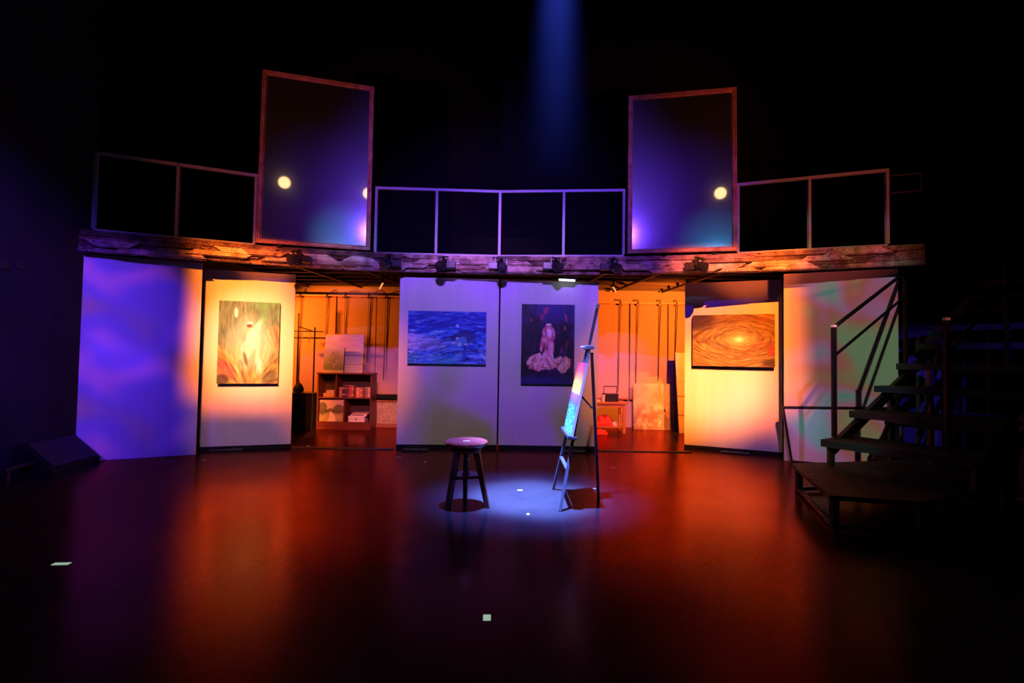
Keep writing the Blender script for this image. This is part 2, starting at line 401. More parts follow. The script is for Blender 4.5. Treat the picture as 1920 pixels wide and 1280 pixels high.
# ------------------------------------------------------------------ scenery flats
def flat(A, B, z0, z1, label, rail=True):
    a, b = Vector((A[0], A[1], 0)), Vector((B[0], B[1], 0)); d = (b-a).normalized(); n = out(d); c = (a+b)/2
    r = thing('scenery_flat', (c.x, c.y, 0), label, 'scenery panel', 'pale scenery flats')
    q = MB(); q.prism([a+Vector((0, 0, z0)), b+Vector((0, 0, z0)), b+Vector((0, 0, z1)), a+Vector((0, 0, z1))], -n*.02); q.build('panel', 'flat', r, bevel=.002)
    q = MB(); z2 = z1-.05
    for u in (.03, (b-a).length/2, (b-a).length-.03):
        p = a+d*u-n*.045; q.bar(p+Vector((0, 0, z0)), p+Vector((0, 0, z1-.01)), .05, .05, up=tuple(d))
    for z in (z0+.03, (z0+z1)/2, z1-.04):
        q.bar(a+d*.06-n*.045+Vector((0, 0, z)), b-d*.06-n*.045+Vector((0, 0, z)), .045, .045)
    q.build('back_batten', 'darkcase', r)
    if rail:
        q = MB(); q.prism([a+n*.015, b+n*.015, b+n*.015+Vector((0, 0, z0)), a+n*.015+Vector((0, 0, z0))], -n*.09); q.build('base_rail', 'black', r)
    return a, b, d, n
G = [tuple(fl(*p, z=z)[:2]) for p, z in (((140, 866), 0), ((367, 852), 0), ((372, 838), .05), ((545, 832), .05), ((743, 833), .05), ((931, 834), .05),
                                        ((934, 834), .05), ((1119, 837), .05), ((1283, 833), .05), ((1467, 848), .05), ((1470, 863), 0), ((1687, 882), 0))]
F1 = flat(G[0], G[1], .0, 2.205, 'leftmost pale scenery flat, bare, washed in blue violet light', False)
F2 = flat(G[2], G[3], .05, 2.17, 'pale scenery flat carrying the fiery upright painting, left of the bookcase alcove')
F3 = flat(G[4], G[5], .05, 2.175, 'pale scenery flat carrying the blue sea painting, behind the stool')
F4 = flat(G[6], G[7], .05, 2.165, 'pale scenery flat carrying the dark painting of a pink figure, behind the easel')
q = MB(); q.prism([F3[1]+Vector((-.03, .10, .05)), F4[0]+Vector((.03, .10, .05)), F4[0]+Vector((.03, .10, 2.16)), F3[1]+Vector((-.03, .10, 2.16))], (0, .01, 0)).build('gap_light_block', 'black', bpy.data.objects['scenery_flat.002'])  # black strip added behind the gap to block the alcove light
F5 = flat(G[8], G[9], .05, 2.20, 'pale scenery flat carrying the orange swirl painting, right of the table alcove')
F6 = flat(G[10], G[11], .0, 2.225, 'rightmost pale scenery flat, bare, behind the low white board and stairs', False)
# sills across the two alcoves
struct(MB().box(G[3][0]+.02, G[4][0]-.02, 6.20, 6.25, 0, .012).build('trim_1', 'joist'))
struct(MB().box(G[7][0]+.02, G[8][0]-.02, 6.32, 6.37, 0, .012).build('trim_2', 'joist'))

# ------------------------------------------------------------------ procedural painting helpers
def hsh(ix, iy, seed):
    h = (ix.astype(np.int64)*374761393+iy.astype(np.int64)*668265263+seed*1442695041) & 0x7fffffff
    h = ((h ^ (h >> 13))*1274126177) & 0x7fffffff
    return ((h ^ (h >> 16)) & 0xffff)/65535.0
def vn(x, y, seed=0):
    x = np.asarray(x, float); y = np.asarray(y, float)
    ix, iy = np.floor(x), np.floor(y); fx, fy = x-ix, y-iy
    fx = fx*fx*(3-2*fx); fy = fy*fy*(3-2*fy)
    a, b, c, d = hsh(ix, iy, seed), hsh(ix+1, iy, seed), hsh(ix, iy+1, seed), hsh(ix+1, iy+1, seed)
    return (a*(1-fx)+b*fx)*(1-fy)+(c*(1-fx)+d*fx)*fy
def fbm(x, y, seed=0, o=4):
    s = 0; a = .5; t = 0
    for k in range(o): s = s+a*vn(x*2**k, y*2**k, seed+k*17); t += a; a *= .55
    return s/t
def sst(a, b, x):
    t = np.clip((x-a)/(b-a), 0, 1); return t*t*(3-2*t)
def mixc(c, d, t): return c*(1-t[..., None])+np.array(d)*t[..., None]
def ramp(x, stops):
    xs = [s[0] for s in stops]; return np.stack([np.interp(x, xs, [s[1][k] for s in stops]) for k in range(3)], -1)
def blob(u, v, cx, cy, rx, ry, rot=0.0):
    c, s = math.cos(rot), math.sin(rot); du, dv = u-cx, v-cy
    return ((du*c+dv*s)/rx)**2+((-du*s+dv*c)/ry)**2

def art_fire(u, v):
    wu = u+.05*(fbm(u*3, v*3, 3)-.5); wv = v
    st = .55*fbm(wu*26+6*(fbm(u*2, v*2, 9)-.5), wv*5+u*2, 21)+.45*fbm(wu*60+8*(fbm(u*3, v*3, 9)-.5), wv*14+u*4, 22)
    bg = ramp(st, [(.2, (.07, .08, .05)), (.45, (.17, .17, .10)), (.62, (.30, .24, .14)), (.85, (.5, .45, .3))])
    gr = fbm(u*4, v*4, 40); bg = mixc(bg, (.16, .36, .15), sst(.5, .75, gr)*sst(.55, .8, v)*.8*sst(.3, .7, u))
    # flames rising from below
    ang = np.arctan2(v+.15, u-.52); rad = np.hypot(v+.15, u-.52)
    fs = .55*fbm(ang*14+2*(fbm(u*4, v*4, 6)-.5), rad*5, 55)+.45*fbm(ang*34, rad*11, 56); fl_ = ramp(fs, [(.25, (.16, .05, .03)), (.45, (.45, .20, .06)), (.6, (.62, .42, .12)), (.8, (.95, .8, .4))])
    bg = bg*(1-(sst(.62, .25, v))[..., None])+fl_*(sst(.62, .25, v))[..., None]
    # red corner
    bg = mixc(bg, (.55, .06, .10), sst(1.0, .35, blob(u, v, .12, .16, .22, .13, -.5))*.8*(.4+.8*fbm(u*14, v*14, 8)))
    bg = mixc(bg, (.07, .03, .03), sst(1, .3, blob(u, v, .08, .05, .14, .08))*.8)
    # orange rock right
    rk = fbm((u+v*.4)*30, v*5, 71); cr = ramp(rk, [(.3, (.28, .10, .05)), (.5, (.55, .25, .08)), (.75, (.8, .45, .15))])
    t = sst(1.05, .6, blob(u, v, .92, .56, .17, .17, .4)); bg = bg*(1-t[..., None])+cr*t[..., None]
    # glowing figure
    w_ = .16*(fbm(u*7, v*5, 91)-.5); uu, vv = u+w_, v+w_*.8
    g = np.maximum.reduce([sst(2.0, .1, blob(uu, vv, .54, .53, .12, .15)), .9*sst(2.0, .1, blob(uu, vv, .63, .67, .05, .14, -.6)), .8*sst(2.2, .1, blob(uu, vv, .66, .34, .06, .22)), .7*sst(2.2, .1, blob(uu, vv, .44, .40, .10, .13)), .45*sst(2.5, .0, blob(uu, vv, .55, .50, .30, .26))])
    bg = mixc(bg, (.95, .93, .80), np.clip(g*(.45+1.0*fbm(u*26+5*w_, v*9, 12)), 0, .95))
    bg = mixc(bg, (.25, .06, .04), sst(1.0, .6, blob(u, v, .50, .705, .05, .022)))
    bg = mixc(bg, (.98, .95, .8), sst(1, .5, blob(u, v, .51, .74, .05, .02)))
    bg = mixc(bg, (.9, .9, .8), sst(1, .4, blob(u, v, .28, .86, .035, .07)))
    bg = mixc(bg, (.14, .05, .02), sst(1, .3, blob(u, v, .45, .30, .035, .12, .35))*.8)
    bg = mixc(bg, (.10, .04, .04), sst(1, .3, blob(u, v, .86, .08, .16, .09, .4))*.7)
    return bg*np.array([.42, .95, 1.2])
def art_sea(u, v):
    wv = v+.05*np.sin(u*5+1)+.10*(fbm(u*2.5, v*2.5, 1)-.5)+.12*sst(.5, 0, v)*(u-.5)**2
    st = .6*fbm(u*7+3*(fbm(u*3, v*3, 2)-.5), wv*30, 5)+.4*fbm(u*18+4*(fbm(u*5, v*5, 2)-.5), wv*75, 6)
    c = ramp(st, [(.25, (.002, .006, .10)), (.44, (.006, .03, .42)), (.55, (.02, .16, .90)), (.66, (.16, .50, 1)), (.8, (.7, .9, 1))])
    c = mixc(c, (.02, .03, .42), sst(.45, .85, v)*.55)
    lt = sst(1.2, .1, blob(u, v, 0.05, .42, .5, .17, -.15)); c = mixc(c, (.62, .70, .95), lt*(.3+.7*sst(.4, .65, st)))
    tq = sst(1.2, .1, blob(u, v, .15, .02, .55, .22)); c = mixc(c, (.03, .50, .85), tq*.65*(.5+.6*st))
    dk = sst(1.0, .2, blob(u, v, .70, .50, .17, .2, -.6)); c = mixc(c, (.004, .02, .14), dk*.8)
    fg = sst(1.0, .7, blob(u, v, .67, .42, .075, .12, -.5)); c = mixc(c, (.08, .34, .72), fg*(.5+.6*fbm(u*20, v*20, 4)))
    for x, y, r in ((.58, .40, .022), (.74, .375, .022), (.66, .37, .03), (.63, .49, .022), (.63, .73, .026)):
        c = mixc(c, (.55, .65, .95), sst(1, .4, blob(u, v, x, y, r, r*1.3))*.9)
    fo = np.abs(fbm(u*10+2*(fbm(u*6, v*6, 7)-.5), wv*38, 33)-.5); c = mixc(c, (.78, .86, 1), sst(.022, .006, fo)*sst(.62, .35, v)*.75)
    return c
def art_figure(u, v):
    n = fbm(u*5, v*5, 2); st = .6*fbm(u*16, v*7+u*6, 6)+.4*fbm(u*45, v*28+u*18, 61)
    c = ramp(n*.6+st*.4, [(.3, (.008, .006, .012)), (.5, (.02, .010, .022)), (.65, (.045, .02, .09)), (.85, (.16, .09, .30))])
    c = mixc(c, (.05, .045, .30), sst(1.1, .2, blob(u, v, .65, .95, .5, .22))*.45*(.4+st))
    c = mixc(c, (.03, .04, .22), sst(.14, .02, v)*.6)
    for x, y, a, b, r, k in ((.18, .80, .03, .03, 0, .7), (.84, .83, .025, .06, .3, .9), (.82, .70, .03, .035, .6, .8), (.45, .92, .06, .05, .8, .7), (.38, .84, .04, .06, .2, .6), (.75, .42, .02, .06, -.4, .5), (.86, .50, .025, .06, -.3, .5), (.5, .95, .03, .02, .6, .6)):
        c = mixc(c, (.65, .07, .12), sst(1.1, .2, blob(u, v, x, y, a, b, r))*k*(.3+.9*fbm(u*25, v*25, 9)))
    w = .5*fbm(u*22, v*9, 14)+.5*fbm(u*50+6*(fbm(u*6, v*6, 3)-.5), v*22, 15)
    bd = np.maximum.reduce([sst(1.1, .7, blob(u, v, .51, .62, .125, .125, -.15)), sst(1.1, .7, blob(u, v, .53, .46, .09, .2)), sst(1.1, .7, blob(u, v, .40, .52, .04, .13, -.25)), sst(1.1, .7, blob(u, v, .50, .34, .10, .12))])
    pc = ramp(w, [(.32, (.30, .04, .06)), (.48, (.75, .20, .20)), (.64, (1, .6, .5))]); c = c*(1-bd[..., None])+pc*bd[..., None]
    wob = .10*(fbm(u*9, v*9, 77)-.5)
    def bb(*a): return blob(u+wob, v+wob*.7, *a)
    sk = np.maximum.reduce([sst(1.1, .8, bb(.52, .265, .34, .060)), sst(1.1, .8, bb(.27, .295, .16, .070, .15)), sst(1.1, .8, bb(.79, .275, .16, .080, -.15)), sst(1.1, .8, bb(.40, .215, .24, .045)), sst(1.1, .8, bb(.79, .20, .10, .05)), sst(1.1, .8, bb(.51, .33, .12, .09))])
    w2 = .5*fbm(u*14+4*v+3*wob*10, v*26+3*np.sin(u*12)+wob*30, 31)+.5*fbm(u*40+wob*40, v*60+wob*60, 32)
    sc = ramp(w2, [(.3, (.42, .08, .10)), (.48, (.9, .36, .30)), (.62, (1, .72, .60))]); c = c*(1-sk[..., None])+sc*sk[..., None]
    c = mixc(c, (.98, .85, .9), sst(1, .5, blob(u, v, .52, .64, .05, .055, -.3))*(.5+.7*w))
    c = mixc(c, (.95, .75, .6), sst(1, .5, blob(u, v, .51, .745, .06, .016))); c = mixc(c, (.9, .5, .5), sst(1, .4, blob(u, v, .54, .46, .04, .09))*.7)
    return c
def art_swirl(u, v):
    du, dv = (u-.58)/.62, (v-.52)/.50
    x = du; y = dv*(1.0+1.6*np.exp(-(du*2.2)**2)*0)+.0
    r = np.sqrt((np.abs(x)**1.35)+(np.abs(y*1.25)**1.55)); th = np.arctan2(y, x)
    s = .55*fbm(r*30+2.6*(fbm(u*4, v*4, 4)-.5), th*2.2+7, 8)+.45*fbm(r*75+4*(fbm(u*5, v*5, 4)-.5), th*6+7, 9); s2 = fbm(r*14, th*3, 19)
    c = ramp(s, [(.2, (.07, .018, .01)), (.4, (.26, .08, .02)), (.55, (.46, .20, .05)), (.7, (.66, .36, .10)), (.88, (.95, .72, .35))])
    c = mixc(c, (.85, .60, .16), sst(.62, .2, r)*.6)
    c = mixc(c, (1, .95, .55), sst(.30, .08, r+.05*(s-.5)))
    c = mixc(c, (.50, .05, .06), sst(.55, .75, s2)*sst(.35, .7, r)*.7*sst(.2, .9, u))
    c = mixc(c, (.05, .015, .03), sst(1.1, .3, blob(u, v, .0, .92, .34, .28))*.85)  # shade over the upper left corner, painted into the picture
    c = mixc(c, (.55, .03, .06), sst(1, .3, blob(u, v, .98, .30, .09, .12))*.7)
    c = mixc(c, (.06, .02, .02), sst(1, .2, blob(u, v, 1.0, .08, .2, .1))*.8)
    return c*np.array([.50, .85, 1.0])
def art_sunset(u, v):
    n = fbm(u*5, v*9, 3); e = v+.05*(n-.5)
    c = ramp(e, [(0, (.05, .30, .62)), (.30, (.04, .26, .62)), (.42, (.12, .12, .55)), (.46, (.30, .10, .50)), (.54, (.42, .12, .50)), (.57, (.98, .60, .05)), (.68, (1, .72, .04)), (.76, (.98, .32, .04)), (.88, (.90, .09, .05)), (1, (.85, .06, .07))])
    s = fbm(u*26, v*40, 9); c = mixc(c, (.35, .75, .95), sst(.55, .7, s)*sst(.44, .34, v)*.8); c = mixc(c, (.01, .06, .3), sst(.45, .3, s)*sst(.46, .36, v)*.7)
    return c
def art_dandelion(u, v):
    r = np.hypot((u-.55)*1.0, (v-.52)); n = fbm(u*30, v*30, 3)
    c = ramp(v, [(0, (.55, .55, .32)), (.15, (.12, .20, .08)), (.6, (.35, .42, .22)), (1, (.75, .75, .55))])
    c = mixc(c, (.05, .09, .04), sst(.4, .2, r)*sst(.45, .6, n)); c = mixc(c, (.75, .72, .5), sst(.42, .2, r)*sst(.6, .7, n)); return c
def art_garden(u, v):
    n = fbm(u*14, v*12, 5); m_ = fbm(u*34, v*30, 15)
    c = ramp(v, [(0, (.34, .30, .14)), (.18, (.42, .36, .18)), (.42, (.30, .28, .14)), (.62, (.55, .45, .42)), (1, (.62, .45, .58))])
    tl = sst(1.15, .75, blob(u+.08*(n-.5), v+.12*(m_-.5), .12, .60, .20, .30)); tr = sst(1.15, .75, blob(u+.1*(n-.5), v+.12*(m_-.5), .80, .56, .24, .22))
    mid = sst(1.15, .8, blob(u, v+.1*(n-.5), .46, .46, .30, .08))
    for t in (tl, tr, mid): c = mixc(c, (.07, .07, .035), t*(.55+.6*m_))
    c = mixc(c, (.22, .20, .08), sst(.55, .75, m_)*np.maximum(tl, tr)*.7)
    c = mixc(c, (.72, .60, .58), sst(.03, -.02, np.abs(u-.50-.05*np.sin(v*9))-.05-.30*np.clip(.42-v, 0, 1))*sst(.47, .40, v))
    return mixc(c, (.16, .09, .07), sst(1, .8, blob(u, v, .46, .56, .10, .035)))
def art_yellow(u, v):
    n = fbm(u*9, v*9, 7); return ramp(n, [(.3, (.50, .40, .16)), (.5, (.60, .50, .22)), (.7, (.68, .58, .28))])
def art_planks(u, v):
    n = fbm(u*4, v*30, 2); c = ramp(n, [(.3, (.62, .56, .46)), (.7, (.78, .72, .62))])
    for z in (.22, .45): c = mixc(c, (.25, .2, .16), sst(.012, .004, np.abs(v-z)))
    return mixc(c, (.75, .5, .4), sst(.3, .1, np.hypot(u-.55, v-.72))*.35)
def art_stain(u, v):
    n = fbm(u*5, v*4, 5, 5); f = fbm(u*16, v*10, 9)
    c = ramp(n, [(.3, (.42, .34, .22)), (.7, (.66, .56, .42))])
    c = mixc(c, (.13, .08, .03), sst(.48, .75, f+.30*sst(.75, 0, v)-.12*u*0)*sst(.85, .25, v)*.75)
    c = mixc(c, (.08, .04, .02), sst(1, .3, blob(u, v, .74, .42, .03, .05))); 
    for x0, k in ((.66, 3), (.73, 5)): c = mixc(c, (.12, .07, .03), sst(.010, .003, np.abs(u-x0-.03*np.sin(v*9+k)))*sst(.3, .5, v)*.7)
    return c

def panel_art(name, o, ux, uz, W, H, n, th, fn, edge, m, parent=None, res=(150, 110), base=None):
    """slab: painted front face grid plus sides and back; o = lower-left front corner"""
    o, ux, uz, n = Vector(o), Vector(ux), Vector(uz), Vector(n); nx, ny = res
    us, vs_ = np.linspace(0, 1, nx+1), np.linspace(0, 1, ny+1); U, V = np.meshgrid(us, vs_)
    colr = np.clip(fn(U, V), 0, 1).reshape(-1, 3)
    P = np.array(o)[None]+U.reshape(-1, 1)*np.array(ux)[None]*W+V.reshape(-1, 1)*np.array(uz)[None]*H
    k = nx+1; fs = [(j*k+i, j*k+i+1, (j+1)*k+i+1, (j+1)*k+i) for j in range(ny) for i in range(nx)]; nf = len(fs)
    b = len(P); bk = [o-n*th, o-n*th+ux*W, o-n*th+ux*W+uz*H, o-n*th+uz*H]; fr = [o, o+ux*W, o+ux*W+uz*H, o+uz*H]
    P = np.concatenate([P, np.array([list(p) for p in bk+fr])])
    fs += [(b+3, b+2, b+1, b), (b, b+1, b+5, b+4), (b+1, b+2, b+6, b+5), (b+2, b+3, b+7, b+6), (b+3, b, b+4, b+7)]
    off = (o+ux*W/2-n*th/2) if base is None else Vector(base)
    if parent is not None:
        off = Vector((0, 0, 0)); p = parent
        while p is not None: off += p.location; p = p.parent
    me = bpy.data.meshes.new(name); me.from_pydata([tuple(p) for p in (P-np.array(off))], [], fs)
    ca = me.color_attributes.new('Col', 'FLOAT_COLOR', 'POINT')
    buf = np.ones((len(P), 4)); buf[:len(colr), :3] = colr; ca.data.foreach_set('color', buf.ravel())
    me.materials.append(M[m]); me.materials.append(M[edge])
    mi = np.zeros(len(fs), int); mi[nf:] = 1; me.polygons.foreach_set('material_index', mi)
    ob = bpy.data.objects.new(name, me); COL.objects.link(ob)
    if parent is not None: ob.parent = parent
    else: ob.location = off
    return ob
def hung(F, c4, fn, label, th=.035, gap=.03, res=(220, 160)):
    a, b, d, n = F; pa = a+n*(th+gap); pb = b+n*(th+gap)
    q = [Vector(onpl(*p, pa, pb)) for p in c4]      # bottom-left, bottom-right, top-right, top-left
    u = [(p-pa).dot(d) for p in q]; u0, u1 = (u[0]+u[3])/2, (u[1]+u[2])/2; z0, z1 = (q[0].z+q[1].z)/2, (q[2].z+q[3].z)/2
    o = pa+d*u0; o.z = z0
    ob = panel_art('canvas_painting', o, d, (0, 0, 1), u1-u0, z1-z0, n, th, fn, 'canvasedge', 'oil', res=res)
    tag(ob, label, 'painting', 'paintings hung on the flats')
    q = MB()
    for uu in (.2, .8):
        p = o+d*(u1-u0)*uu-n*(th+gap/2); q_ = MB(); q_.bar(p+Vector((0, 0, z1-z0-.12)), p+Vector((0, 0, z1-z0-.06)), .03, gap-.002, up=tuple(n)); q_.build('hanger_block', 'black', ob)
    return ob
hung(F2, ((405, 719), (520, 719), (526, 568), (412, 563)), art_fire, 'upright fiery orange and yellow painting with a glowing white figure', res=(170, 230))
hung(F3, ((764, 681), (911, 683), (912, 585), (765, 582)), art_sea, 'wide blue painting of rippling sea water')
hung(F4, ((977, 718), (1077, 721), (1077, 571), (978, 570)), art_figure, 'upright dark purple painting of a pink robed figure', res=(150, 220))
hung(F5, ((1298, 686), (1452, 688), (1454, 588), (1299, 591)), art_swirl, 'wide painting of orange swirls around a bright yellow centre', th=.05)

# ------------------------------------------------------------------ lamps clamped along the ledge
def ledge_lamp(px, py, turn, label):
    p, d = along(s_at(px, ZB+.08)); n = out(d)
    c = p+n*.17; c.z = at(px, py, c.y)[2]
    r = thing('ledge_spotlight', (c.x, c.y, c.z), label, 'stage light', 'small spotlights along the ledge')
    ax = (d*turn+n*.55+Vector((0, 0, -.25))).normalized()
    T = Matrix.Translation(c) @ ax.to_track_quat('Z', 'Y').to_matrix().to_4x4()
    h = MB().lathe([(.02, -.10), (.045, -.095), (.052, -.06), (.055, .05), (.062, .055), (.062, .09), (.05, .092)], 20, T).build('housing', 'satin', r, smooth=True)
    MB().lathe([(.048, .080), (.048, .095), (.03, .099), (.005, .1)], 20, T).build('lens', 'grill', r, smooth=True)
    q = MB()
    for k in range(4): q.lathe([(.058, -.08+k*.022), (.060, -.074+k*.022), (.058, -.068+k*.022)], 16, T)
    q.build('cooling_fin', 'black', r)
    x = (T.to_3x3() @ Vector((1, 0, 0)))
    q = MB(); q.bar(c+x*.07, c+x*.07+Vector((0, 0, .10)), .012, .03); q.bar(c-x*.07, c-x*.07+Vector((0, 0, .10)), .012, .03); q.bar(c+x*.075+Vector((0, 0, .10)), c-x*.075+Vector((0, 0, .10)), .03, .012)
    q.build('yoke', 'satin', r)
    MB().bar(c+Vector((0, 0, .10)), p+n*.02+Vector((0, 0, c.z+.10)), .03, .02).build('bracket', 'satin', r)
    b = c-d*.10*turn/abs(turn)+Vector((0, 0, .0))
    MB().box(b.x-.055, b.x+.055, b.y-.03, b.y+.04, b.z-.035, b.z+.045).build('driver_box', 'satin', r, bevel=.004)
ledge_lamp(560, 486, -.6, 'small black spotlight on the ledge below the left tall frame, leftmost of the seven')
ledge_lamp(733, 494, -.5, 'small black spotlight on the ledge just right of the left tall frame')
ledge_lamp(833, 497, -.3, 'small black spotlight on the ledge above the blue sea painting')
ledge_lamp(942, 499, .2, 'small black spotlight on the ledge above the gap between the centre flats')
ledge_lamp(1042, 499, .4, 'small black spotlight on the ledge above the dark figure painting')
ledge_lamp(1147, 501, .5, 'small black spotlight on the ledge just left of the right tall frame')
ledge_lamp(1306, 499, .6, 'small black spotlight on the ledge below the right tall frame, rightmost of the seven')

M['led'] = emit('led_white', (.85, .95, 1.0), 3.0)
M['ledamber'] = emit('led_amber', (1.0, .32, .08), 1.2)
p0, p1 = Vector(at(1048, 524, 6.24)), Vector(at(1078, 526, 6.24))
t = thing('strip_light', (p0+p1)/2, 'short glowing white strip light under the ledge at the top of the figure painting flat', 'strip light')
MB().bar(p0, p1, .03, .022).build('diffuser', 'led', t); MB().bar(p0+Vector((-.08, 0, .022)), p1+Vector((.03, 0, .022)), .04, .02).build('housing', 'black', t)
MB().bar(p0+Vector((0, 0, .03)), p0+Vector((0, 0, .08)), .02, .02).build('hanger', 'black', t)
for (a, b, y, lab) in (((712, 541), (718, 530), 7.3, 'small orange tube light under the gallery in the bookcase alcove'), ((1150, 538), (1155, 547), 7.3, 'small orange tube light under the gallery in the table alcove')):
    p0, p1 = Vector(at(*a, y)), Vector(at(*b, y-.15)); t = thing('tube_light', (p0+p1)/2, lab, 'tube light', 'alcove tube lights')
    MB().tube([p0, p1], .012).build('tube', 'ledamber', t); top = p0 if p0.z > p1.z else p1
    MB().bar(top, (top.x, top.y, 2.36), .02, .02).build('hanger', 'black', t)

# ------------------------------------------------------------------ stool
S0 = Vector((-.345, 3.92, 0)); sz = .515
st = thing('wooden_stool', S0, 'round dark red wooden stool with three splayed legs, left of the easel', 'stool')
MB().lathe([(.02, sz-.045), (.12, sz-.045), (.150, sz-.038), (.166, sz-.022), (.168, sz-.012), (.162, sz-.002), (.150, sz+.002), (.12, sz-.003), (.06, sz-.008), (.01, sz-.009)], 48, Matrix.Translation(S0)).build('seat', 'seatwood', st, smooth=True)
MB().lathe([(.02, sz-.085), (.115, sz-.085), (.12, sz-.08), (.12, sz-.047), (.02, sz-.047)], 40, Matrix.Translation(S0)).build('seat_ring', 'darkwood', st, smooth=True)
feet = [Vector(fl(839, 956)), Vector(fl(914, 952)), Vector(fl(872, 939))]
for f in feet:
    dv = (f-S0); dv.z = 0; dv.normalize(); tp = S0+dv*.085+Vector((0, 0, sz-.085))
    MB().bar(f+Vector((0, 0, .0)), tp, .036, .036, up=tuple(dv), w2=.046, h2=.046).build('leg', 'darkwood', st, bevel=.003)
MB().tube([S0+Vector((0, 0, .05)), S0+Vector((0, 0, sz-.05))], .013, 12).build('screw_post', 'steel', st)
MB().lathe([(.015, sz-.155), (.022, sz-.152), (.022, sz-.14), (.015, sz-.137)], 16, Matrix.Translation(S0)).build('collar', 'clamp', st)
hz = .23; q = MB(); tri = []
for f in feet:
    dv = (f-S0); dv.z = 0; dv.normalize(); sd = Vector((-dv.y, dv.x, 0)); k = .085+(dv*0+ (f-S0)).length*0+.045
    tri += [S0+dv*k-sd*.03+Vector((0, 0, hz)), S0+dv*k+sd*.03+Vector((0, 0, hz))]
tri.sort(key=lambda p: math.atan2(p.y-S0.y, p.x-S0.x))
q.prism(tri, (0, 0, .022)).build('stretcher_plate', 'darkwood', st)
MB().lathe([(.012, hz+.02), (.03, hz+.022), (.028, hz+.032), (.013, hz+.036)], 16, Matrix.Translation(S0)).build('post_nut', 'steel', st, smooth=True)
def tape(w, l, p, ang, m, label, z=0.0, group='tape marks on the stage floor'):
    T = Matrix.Translation((p[0], p[1], z)) @ Matrix.Rotation(ang, 4, 'Z')
    o = MB().box(-w/2, w/2, -l/2, l/2, .0005, .0025, T).build('tape_mark', m); tag(o, label, 'tape mark', group); return o
tape(.055, .018, (S0.x-.0, S0.y+.005), -.1, 'tapew', 'small white tape mark stuck on the seat of the round stool', sz-.008, None)

# ------------------------------------------------------------------ easel with sunset canvas
E1, E2, E3 = Vector(fl(1050, 958)), Vector(fl(1037, 917)), Vector(fl(1122, 935))
hub = Vector(at(1103, 652, 4.15)); mtop = Vector(at(1121, 572, 4.2))
ea = thing('easel', ((E1.x+E2.x+E3.x)/3, 4.15, 0), 'dark wooden tripod easel in the blue white pool of light beside the stool', 'easel')
sl = (hub-(E1+E2)/2).normalized()
for f, oy in ((E1, -.05), (E2, .05)):
    MB().bar(f, hub+Vector((0, oy, -.01)), .03, .022, up=(1, 0, 0)).build('front_leg', 'easel', ea, bevel=.002)
MB().bar(E3, hub+Vector((.03, 0, -.04)), .028, .022, up=(1, 0, 0)).build('rear_leg', 'easel', ea, bevel=.002)
mb0 = hub-sl*.78
MB().bar(mb0, mtop, .03, .022, up=(1, 0, 0)).build('mast', 'easel', ea, bevel=.002)
MB().bar(mtop-sl*.03, mtop+sl*.006, .034, .026, up=(1, 0, 0)).build('mast_cap', 'clamp', ea)
MB().box(hub.x-.035, hub.x+.035, hub.y-.075, hub.y+.075, hub.z-.012, hub.z+.02).build('top_clamp', 'clamp', ea, bevel=.004)
MB().tube([hub+Vector((-.07, -.03, .005)), hub+Vector((.05, -.03, .005))], .009).build('clamp_screw', 'clamp', ea)
# canvas corners in the plane of the front legs
n_e = (E2-E1).cross(sl); n_e.normalize()
if n_e.x > 0: n_e = -n_e
cb = (E1+E2)/2+sl*.40            # foot of the canvas on the ledge
hd = Vector((0, -1, 0)); hd = (hd-n_e*hd.dot(n_e)).normalized()
upv = sl-n_e*sl.dot(n_e); upv.normalize()
WC, HC = .50, .58
mid = Vector(at(1068, 809, 4.12))
o = mid-hd*WC/2+n_e*.02
# ledge that carries the canvas
lb = mid-upv*.0125+n_e*.008
MB().bar(lb-hd*(WC/2+.02), lb+hd*(WC/2+.02), .022, .07, up=tuple(n_e)).build('canvas_ledge', 'easel', ea, bevel=.002)
MB().bar(E1+(hub-E1)*.24, E2+(hub-E2)*.24, .03, .014, up=(0, 0, 1)).build('cross_bar', 'easel', ea)
MB().bar(E3+(hub-E3)*.60, (E1+E2)/2+(hub-(E1+E2)/2)*.70, .018, .012).build('stay', 'easel', ea)
cv = panel_art('canvas_painting', o, hd, upv, WC, HC, n_e, .02, art_sunset, 'white', 'oil', res=(70, 100))
tag(cv, 'sunset canvas with red and yellow sky over blue water, resting on the easel', 'painting')

# ------------------------------------------------------------------ tape on the stage floor
TP = [(115, 1057, .085, .03, .1, 'tape', 'pale tape mark alone on the floor at the far left foreground'),
      (913, 1158, .035, .05, .05, 'tape', 'pale tape mark nearest the camera, in front of the stool'),
      (990, 964, .022, .035, .1, 'tapew', 'small white tape mark between the stool and the easel, nearer of the two'),
      (975, 919, .045, .02, .0, 'tapew', 'small white tape mark between the stool and the easel, farther of the two'),
      (447, 877, .04, .016, -.3, 'tapew', 'thin white tape sliver on the orange reflection at left'),
      (382, 862, .045, .02, .0, 'tapew', 'thin white tape sliver in front of the gap beside the leftmost flat'),
      (578, 836, .04, .03, .7, 'tapew', 'white tape sliver at the threshold of the bookcase alcove'),
      (748, 857, .05, .02, .0, 'tapew', 'white tape sliver in front of the left end of the sea painting flat'),
      (797, 866, .03, .02, .0, 'tapew', 'white tape sliver left of the stool, near the sea painting flat'),
      (1115, 916, .03, .03, .5, 'tapew', 'white tape sliver at the foot of the rear easel leg'),
      (325, 866, .05, .015, .2, 'tapew', 'faint white tape sliver in front of the leftmost flat'),
      (1035, 842, .09, .012, .0, 'tapew', 'long thin white tape strip in front of the figure painting flat'),
      (1150, 877, .03, .015, .2, 'tapew', 'faint white tape sliver right of the easel')]
for px, py, w, l, a, m_, lab in TP: tape(w, l, fl(px, py), a, m_, lab)
